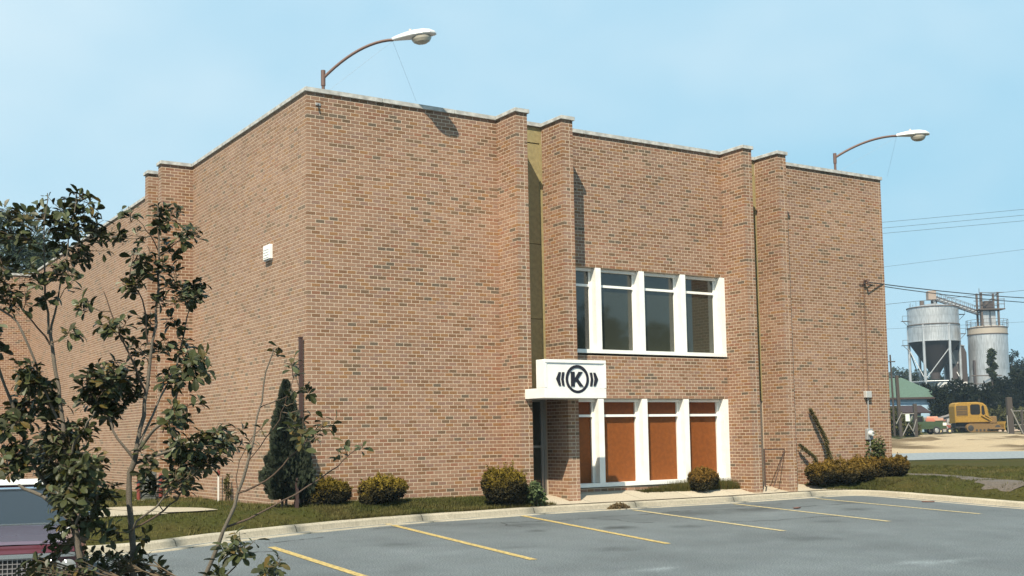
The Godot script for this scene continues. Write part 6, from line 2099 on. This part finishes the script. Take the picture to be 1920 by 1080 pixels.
func far_green() -> void:
	var clump := tuft_mesh(8, 0.34, 0.22, 0.55)
	var trees := [[116.1, -77.4, 6.0, 1.7, 0], [114.8, -73.5, 6.3, 1.8, 0], [109.7, -67.3, 5.5, 1.7, 1], [119.7, -72.7, 6.5, 2.0, 1], [114.4, -66.7, 6.0, 1.7, 1], [117.8, -66.9, 5.6, 1.9, 1], [124.8, -69.4, 7.1, 2.2, 1], [128.6, -69.3, 7.8, 2.4, 1], [126.9, -65.7, 7.1, 2.3, 1], [111.4, -77.9, 7.5, 2.4, 0], [170.2, -117.4, 9.5, 3.0, 2], [175.5, -125.8, 10.0, 3.0, 2], [174.0, -115.1, 8.4, 3.0, 2], [184.3, -108.0, 13.4, 2.0, 3], [181.5, -104.0, 11.3, 2.4, 3], [178.7, -99.7, 12.2, 2.6, 3]]
	var says := [
		"dark tree just behind the roof of the blue building, seen over its hip", "dark tree at the right end of the blue building's roof", "low dark tree standing below the hopper silo's near leg", "dark tree under the middle of the hopper silo", "dark tree right of the hopper silo's legs", "dark tree left of the foot of the plain upright silo", "tall dark tree right of the upright silo's foot", "taller dark tree behind the right yard gate", "broad dark tree at the right edge above the right gate", "dark tree behind the ridge of the green roof",
		"distant tree seen between the hopper silo's left legs", "distant tree on the skyline left of the hopper silo", "distant tree seen through the hopper silo's legs below the cone", "slender distant tree rising right behind the upright silo", "lower distant tree right of the upright silo on the skyline", "distant tree cut by the right edge on the skyline"]
	var cols := [Color(0.014, 0.017, 0.008), Color(0.012, 0.015, 0.007), Color(0.028, 0.038, 0.025), Color(0.016, 0.022, 0.011)]
	for i in trees.size():
		var t: Array = trees[i]
		far_tree("broadleaf_tree", says[i], Vector3(t[0], lawn_y(t[0], t[1]), t[1]), t[2], t[3], clump, cols[t[4]], 520 if t[4] < 2 else 420, "trees beyond the dirt yard", "tree", 0.05)
	far_tree("vine_clad_pole", "narrow vine covered spire of leaves in front of the upright silo", Vector3(143.0, lawn_y(143.0, -83.4), -83.4), 12.3, 0.75, clump, Color(0.035, 0.045, 0.02), 420, "", "tree", 0.2)
	var low := [[112.7, -63.3, 2.4, 1.5, "grey green bush behind the bulldozer's cab"], [112.3, -61.2, 2.4, 1.6, "grey green bush behind the bulldozer's blade"], [113.4, -65.3, 2.3, 1.3, "dark bush left of the bulldozer's roof"], [112.0, -59.0, 2.4, 1.5, "grey green bush behind the right gate post"], [82.3, -51.8, 2.3, 1.3, "bush growing left of the left gate by the building corner"], [85.2, -54.7, 2.7, 1.4, "taller bush left of the left gate at the wall of the brick building"], [80.2, -48.6, 0.9, 0.8, "low weeds at the foot of the left gate"], [108.0, -63.2, 1.6, 1.3, "low bush between the shed and the bulldozer"]]
	for s in low:
		far_tree("yard_bush", s[4], Vector3(s[0], lawn_y(s[0], s[1]), s[1]), s[2], s[3], clump, Color(0.07, 0.07, 0.028), 260, "bushes along the yard", "bush", 0.02)
	# pines over the roof on the far left
	var needle := tuft_mesh(14, 0.42, 0.15, 0.16)
	for s in [[2.7, -51.6, 15.9, 3.0, "feathery pine rising over the roof at the far left"], [6.4, -61.2, 16.4, 3.2, "second feathery pine over the roof, right of the first"], [0.4, -56.6, 15.2, 3.2, "pine half hidden by magnolia leaves at the left edge"], [9.6, -67.0, 14.6, 2.2, "lowest pine showing over the roof parapet"]]:
		far_tree("pine_tree", s[4], Vector3(s[0], lawn_y(s[0], s[1]), s[1]), s[2], s[3], needle, Color(0.045, 0.062, 0.038), 900, "pines behind the building", "tree", 0.3)
	# what the upper windows mirror: trees across the street behind the lens
	var big := tuft_mesh(8, 0.9, 0.5, 0.6)
	for i in 10:
		var at := Vector3(-10.0 + i * 13.0, 0, 84.0 + 3.0 * sin(i * 2.0))
		far_tree("street_tree", "broad tree across the street behind the car park", Vector3(at.x, lawn_y(at.x, at.z) - 1.5, at.z), 15.0 + (i * 7 % 4) * 0.5, 8.5, big, Color(0.05, 0.045, 0.02), 700, "trees across the street", "tree", 0.02)
	# wooded ridge
	var st := MB.new()
	st.col = Color(0.03, 0.04, 0.022)
	var ridge := func(k: int) -> Vector3:
		var l := -20.0 + k * 14.0
		var x := EYE.x + 0.842 * l + 0.539 * 420.0
		var z := EYE.z + 0.539 * l - 0.842 * 420.0
		return Vector3(x, 0, z)
	var where: Array = []
	var tints: Array = []
	for k in 22:
		var a: Vector3 = ridge.call(k)
		var b: Vector3 = ridge.call(k + 1)
		var up := Vector3(0, 21.0 + 2.2 * sin(k * 1.3) + 1.2 * sin(k * 2.9), 0)
		var up2 := Vector3(0, 21.0 + 2.2 * sin((k + 1) * 1.3) + 1.2 * sin((k + 1) * 2.9), 0)
		var back := Vector3(0.539, 0, -0.842) * 60.0
		st.quad(a, b, b + up2 + back * 0.4, a + up + back * 0.4, Vector3(-0.539, 1, 0.842))
		st.quad(a + up + back * 0.4, b + up2 + back * 0.4, b + back, a + back, Vector3(0.5, 1, -0.8))
		for i in 150:
			var f := rng.randf()
			var h := pow(rng.randf(), 0.6)
			where.append(aim(in_ball().normalized(), Vector3.UP, rng.randf_range(0.8, 1.6), a.lerp(b, f) + (up.lerp(up2, f) + back * 0.4) * h + Vector3(0, rng.randf_range(0.0, 2.4), 0)))
			tints.append(Color(0.035, 0.048, 0.024) * rng.randf_range(0.6, 1.4))
	part("hill", st.mesh(), tinted(0.9), self).set_meta("kind", "structure")
	scatter("forest", tuft_mesh(8, 2.0, 1.2, 0.6), tinted(0.85), where, tints, self)


func wire(called: String, label: String, a: Vector3, b: Vector3, sag: float, r: float, group := "") -> void:
	var m := MB.new()
	var pts := PackedVector3Array()
	var rad := PackedFloat32Array()
	for i in 17:
		var f := i / 16.0
		pts.append(a.lerp(b, f) - a - Vector3(0, sag * 4.0 * f * (1.0 - f), 0))
		rad.append(r)
	m.tube(pts, rad, 5)
	var o := part(called, m.mesh(), paint(lin(0.05, 0.055, 0.065), 0.7), self, Transform3D(Basis(), a))
	tag(o, label, "cable", group)


func wires() -> void:
	var far := Vector3(9.1, 0.82, 5.9)
	var g := "power lines on the right"
	wire("power_line", "highest of the three thin parallel power lines at the right", Vector3(63.17, 17.67, -36.51) - far * 2.0, Vector3(72.24, 18.48, -30.63) + far * 3.0, 0.15, 0.014, g)
	wire("power_line", "middle of the three thin parallel power lines at the right", Vector3(63.18, 17.22, -36.54) - far * 2.0, Vector3(72.25, 18.02, -30.66) + far * 3.0, 0.15, 0.014, g)
	wire("power_line", "lowest of the three thin parallel power lines at the right", Vector3(63.19, 16.85, -36.57) - far * 2.0, Vector3(72.27, 17.52, -30.7) + far * 3.0, 0.15, 0.014, g)
	wire("service_drop", "upper heavy service cable from the building's weatherhead to the right", Vector3(17.32, 5.66, 0.18), Vector3(55.0, 8.45, -7.9), 0.55, 0.016, "service cables from the building")
	wire("service_drop", "lower heavy service cable from the building's weatherhead to the right", Vector3(17.22, 5.63, 0.1), Vector3(55.0, 8.2, -7.9), 0.62, 0.014, "service cables from the building")
	wire("telephone_line", "cable crossing in front of the hopper silo's top, rising to the right", Vector3(43.0, 8.55, -26.4), Vector3(58.5, 10.1, -16.4), 0.0, 0.013)
	wire("distant_line", "faint single line above the silos, rising to the right", Vector3(66.0, 14.8, -46.9), Vector3(88.0, 17.6, -32.6), 0.0, 0.012)
	wire("distant_line", "faint single line crossing behind the silos' middle", Vector3(75.0, 10.8, -53.4), Vector3(100.0, 11.8, -37.3), 0.0, 0.012)


# ---------------------------------------------------------------- sky
func sky_picture() -> ImageTexture:
	var w := 1024
	var h := 512
	var im := Image.create(w, h, false, Image.FORMAT_RGBF)
	var f := FastNoiseLite.new()
	f.frequency = 1.6
	f.fractal_octaves = 5
	f.seed = 19
	for y in h:
		var el := PI / 2 - PI * (y + 0.5) / h
		for x in w:
			var az := TAU * (x + 0.5) / w
			var d := Vector3(sin(az) * cos(el), sin(el), -cos(az) * cos(el))
			var up := clampf(sin(el), 0.0, 1.0)
			var c := Color(0.285, 0.465, 0.56).lerp(Color(0.18, 0.385, 0.55), pow(up, 0.75))
			# thin high haze, thicker towards the sun's side of the sky
			var side := clampf(d.dot(Vector3(-0.85, 0.0, -0.4)) * 0.6 + 0.35, 0.0, 1.0)
			var veil := clampf(0.18 + side * 0.75 + f.get_noise_3d(d.x * 1.2, d.y * 2.6, d.z * 1.2) * 0.42 + f.get_noise_3d(d.x * 6.0, d.y * 11.0, d.z * 6.0) * 0.16, 0.0, 1.0)
			c = c.lerp(Color(0.58, 0.635, 0.65), clampf(veil * 0.52 + pow(clampf(d.dot(Vector3(0.05, 0.36, -0.93).normalized()), 0.0, 1.0), 40.0) * 0.25, 0.0, 1.0))
			if el < 0.0:
				c = c.lerp(Color(0.16, 0.17, 0.15), clampf(-el * 8.0, 0.0, 1.0))
			im.set_pixel(x, y, c)
	return ImageTexture.create_from_image(im)


func _ready() -> void:
	rng.seed = 20240
	# camera
	var cam := Camera3D.new()
	cam.name = "camera"
	add_child(cam)
	var yaw := 0.5693
	var pitch := 0.0791
	var roll := -0.0178
	var fwd := Vector3(sin(yaw) * cos(pitch), sin(pitch), -cos(yaw) * cos(pitch))
	var right := Vector3(cos(yaw), 0, sin(yaw))
	var up := right.cross(fwd)
	cam.transform = Transform3D(Basis(right * cos(roll) + up * sin(roll), up * cos(roll) - right * sin(roll), -fwd), EYE)
	cam.near = 0.1
	cam.far = 2000.0
	cam.projection = Camera3D.PROJECTION_FRUSTUM
	cam.size = 1080.0 / 2167.856 * 0.1
	cam.frustum_offset = Vector2(0, (647.92 - 540.0) / 2167.856 * 0.1)
	cam.current = true
	# sky, sun, exposure
	var env := Environment.new()
	env.background_mode = Environment.BG_SKY
	var sky := Sky.new()
	var pano := PanoramaSkyMaterial.new()
	pano.panorama = sky_picture()
	pano.energy_multiplier = 1.0
	sky.sky_material = pano
	env.sky = sky
	env.tonemap_mode = Environment.TONE_MAPPER_LINEAR
	env.tonemap_exposure = 1.6
	env.sdfgi_enabled = true
	env.ssao_enabled = true
	env.ssil_enabled = true
	env.fog_enabled = true
	env.fog_density = 0.00035
	env.fog_light_color = Color(0.75, 0.86, 0.95)
	var we := WorldEnvironment.new()
	we.name = "environment"
	we.environment = env
	add_child(we)
	var sun := DirectionalLight3D.new()
	sun.name = "sun"
	sun.light_energy = 1.5
	sun.light_color = Color(1.0, 0.95, 0.86)
	sun.light_angular_distance = 0.5
	sun.shadow_enabled = true
	var ray := Vector3(1.07, -1.7, -1.0).normalized()
	sun.basis = Basis.looking_at(ray, Vector3.UP)
	add_child(sun)
	tinted_stone = tinted(0.92, noise(0.05, 0.72, 1.0, 5, 512, 33), 0.8)
	setting()
	building()
	roof_lamp(Vector3(0.52, 8.86, -0.31), 0.565, 0.39, 0.82, 1.55, 0.12, "nearer lamp on a curved brown arm at the roof's left corner")
	roof_lamp(Vector3(16.67, 8.86, -0.31), 0.64, 0.51, 0.61, 1.84, 0.03, "farther lamp on a curved brown arm near the roof's right end")
	car()
	planting()
	grass()
	yard()
	far_green()
	wires()
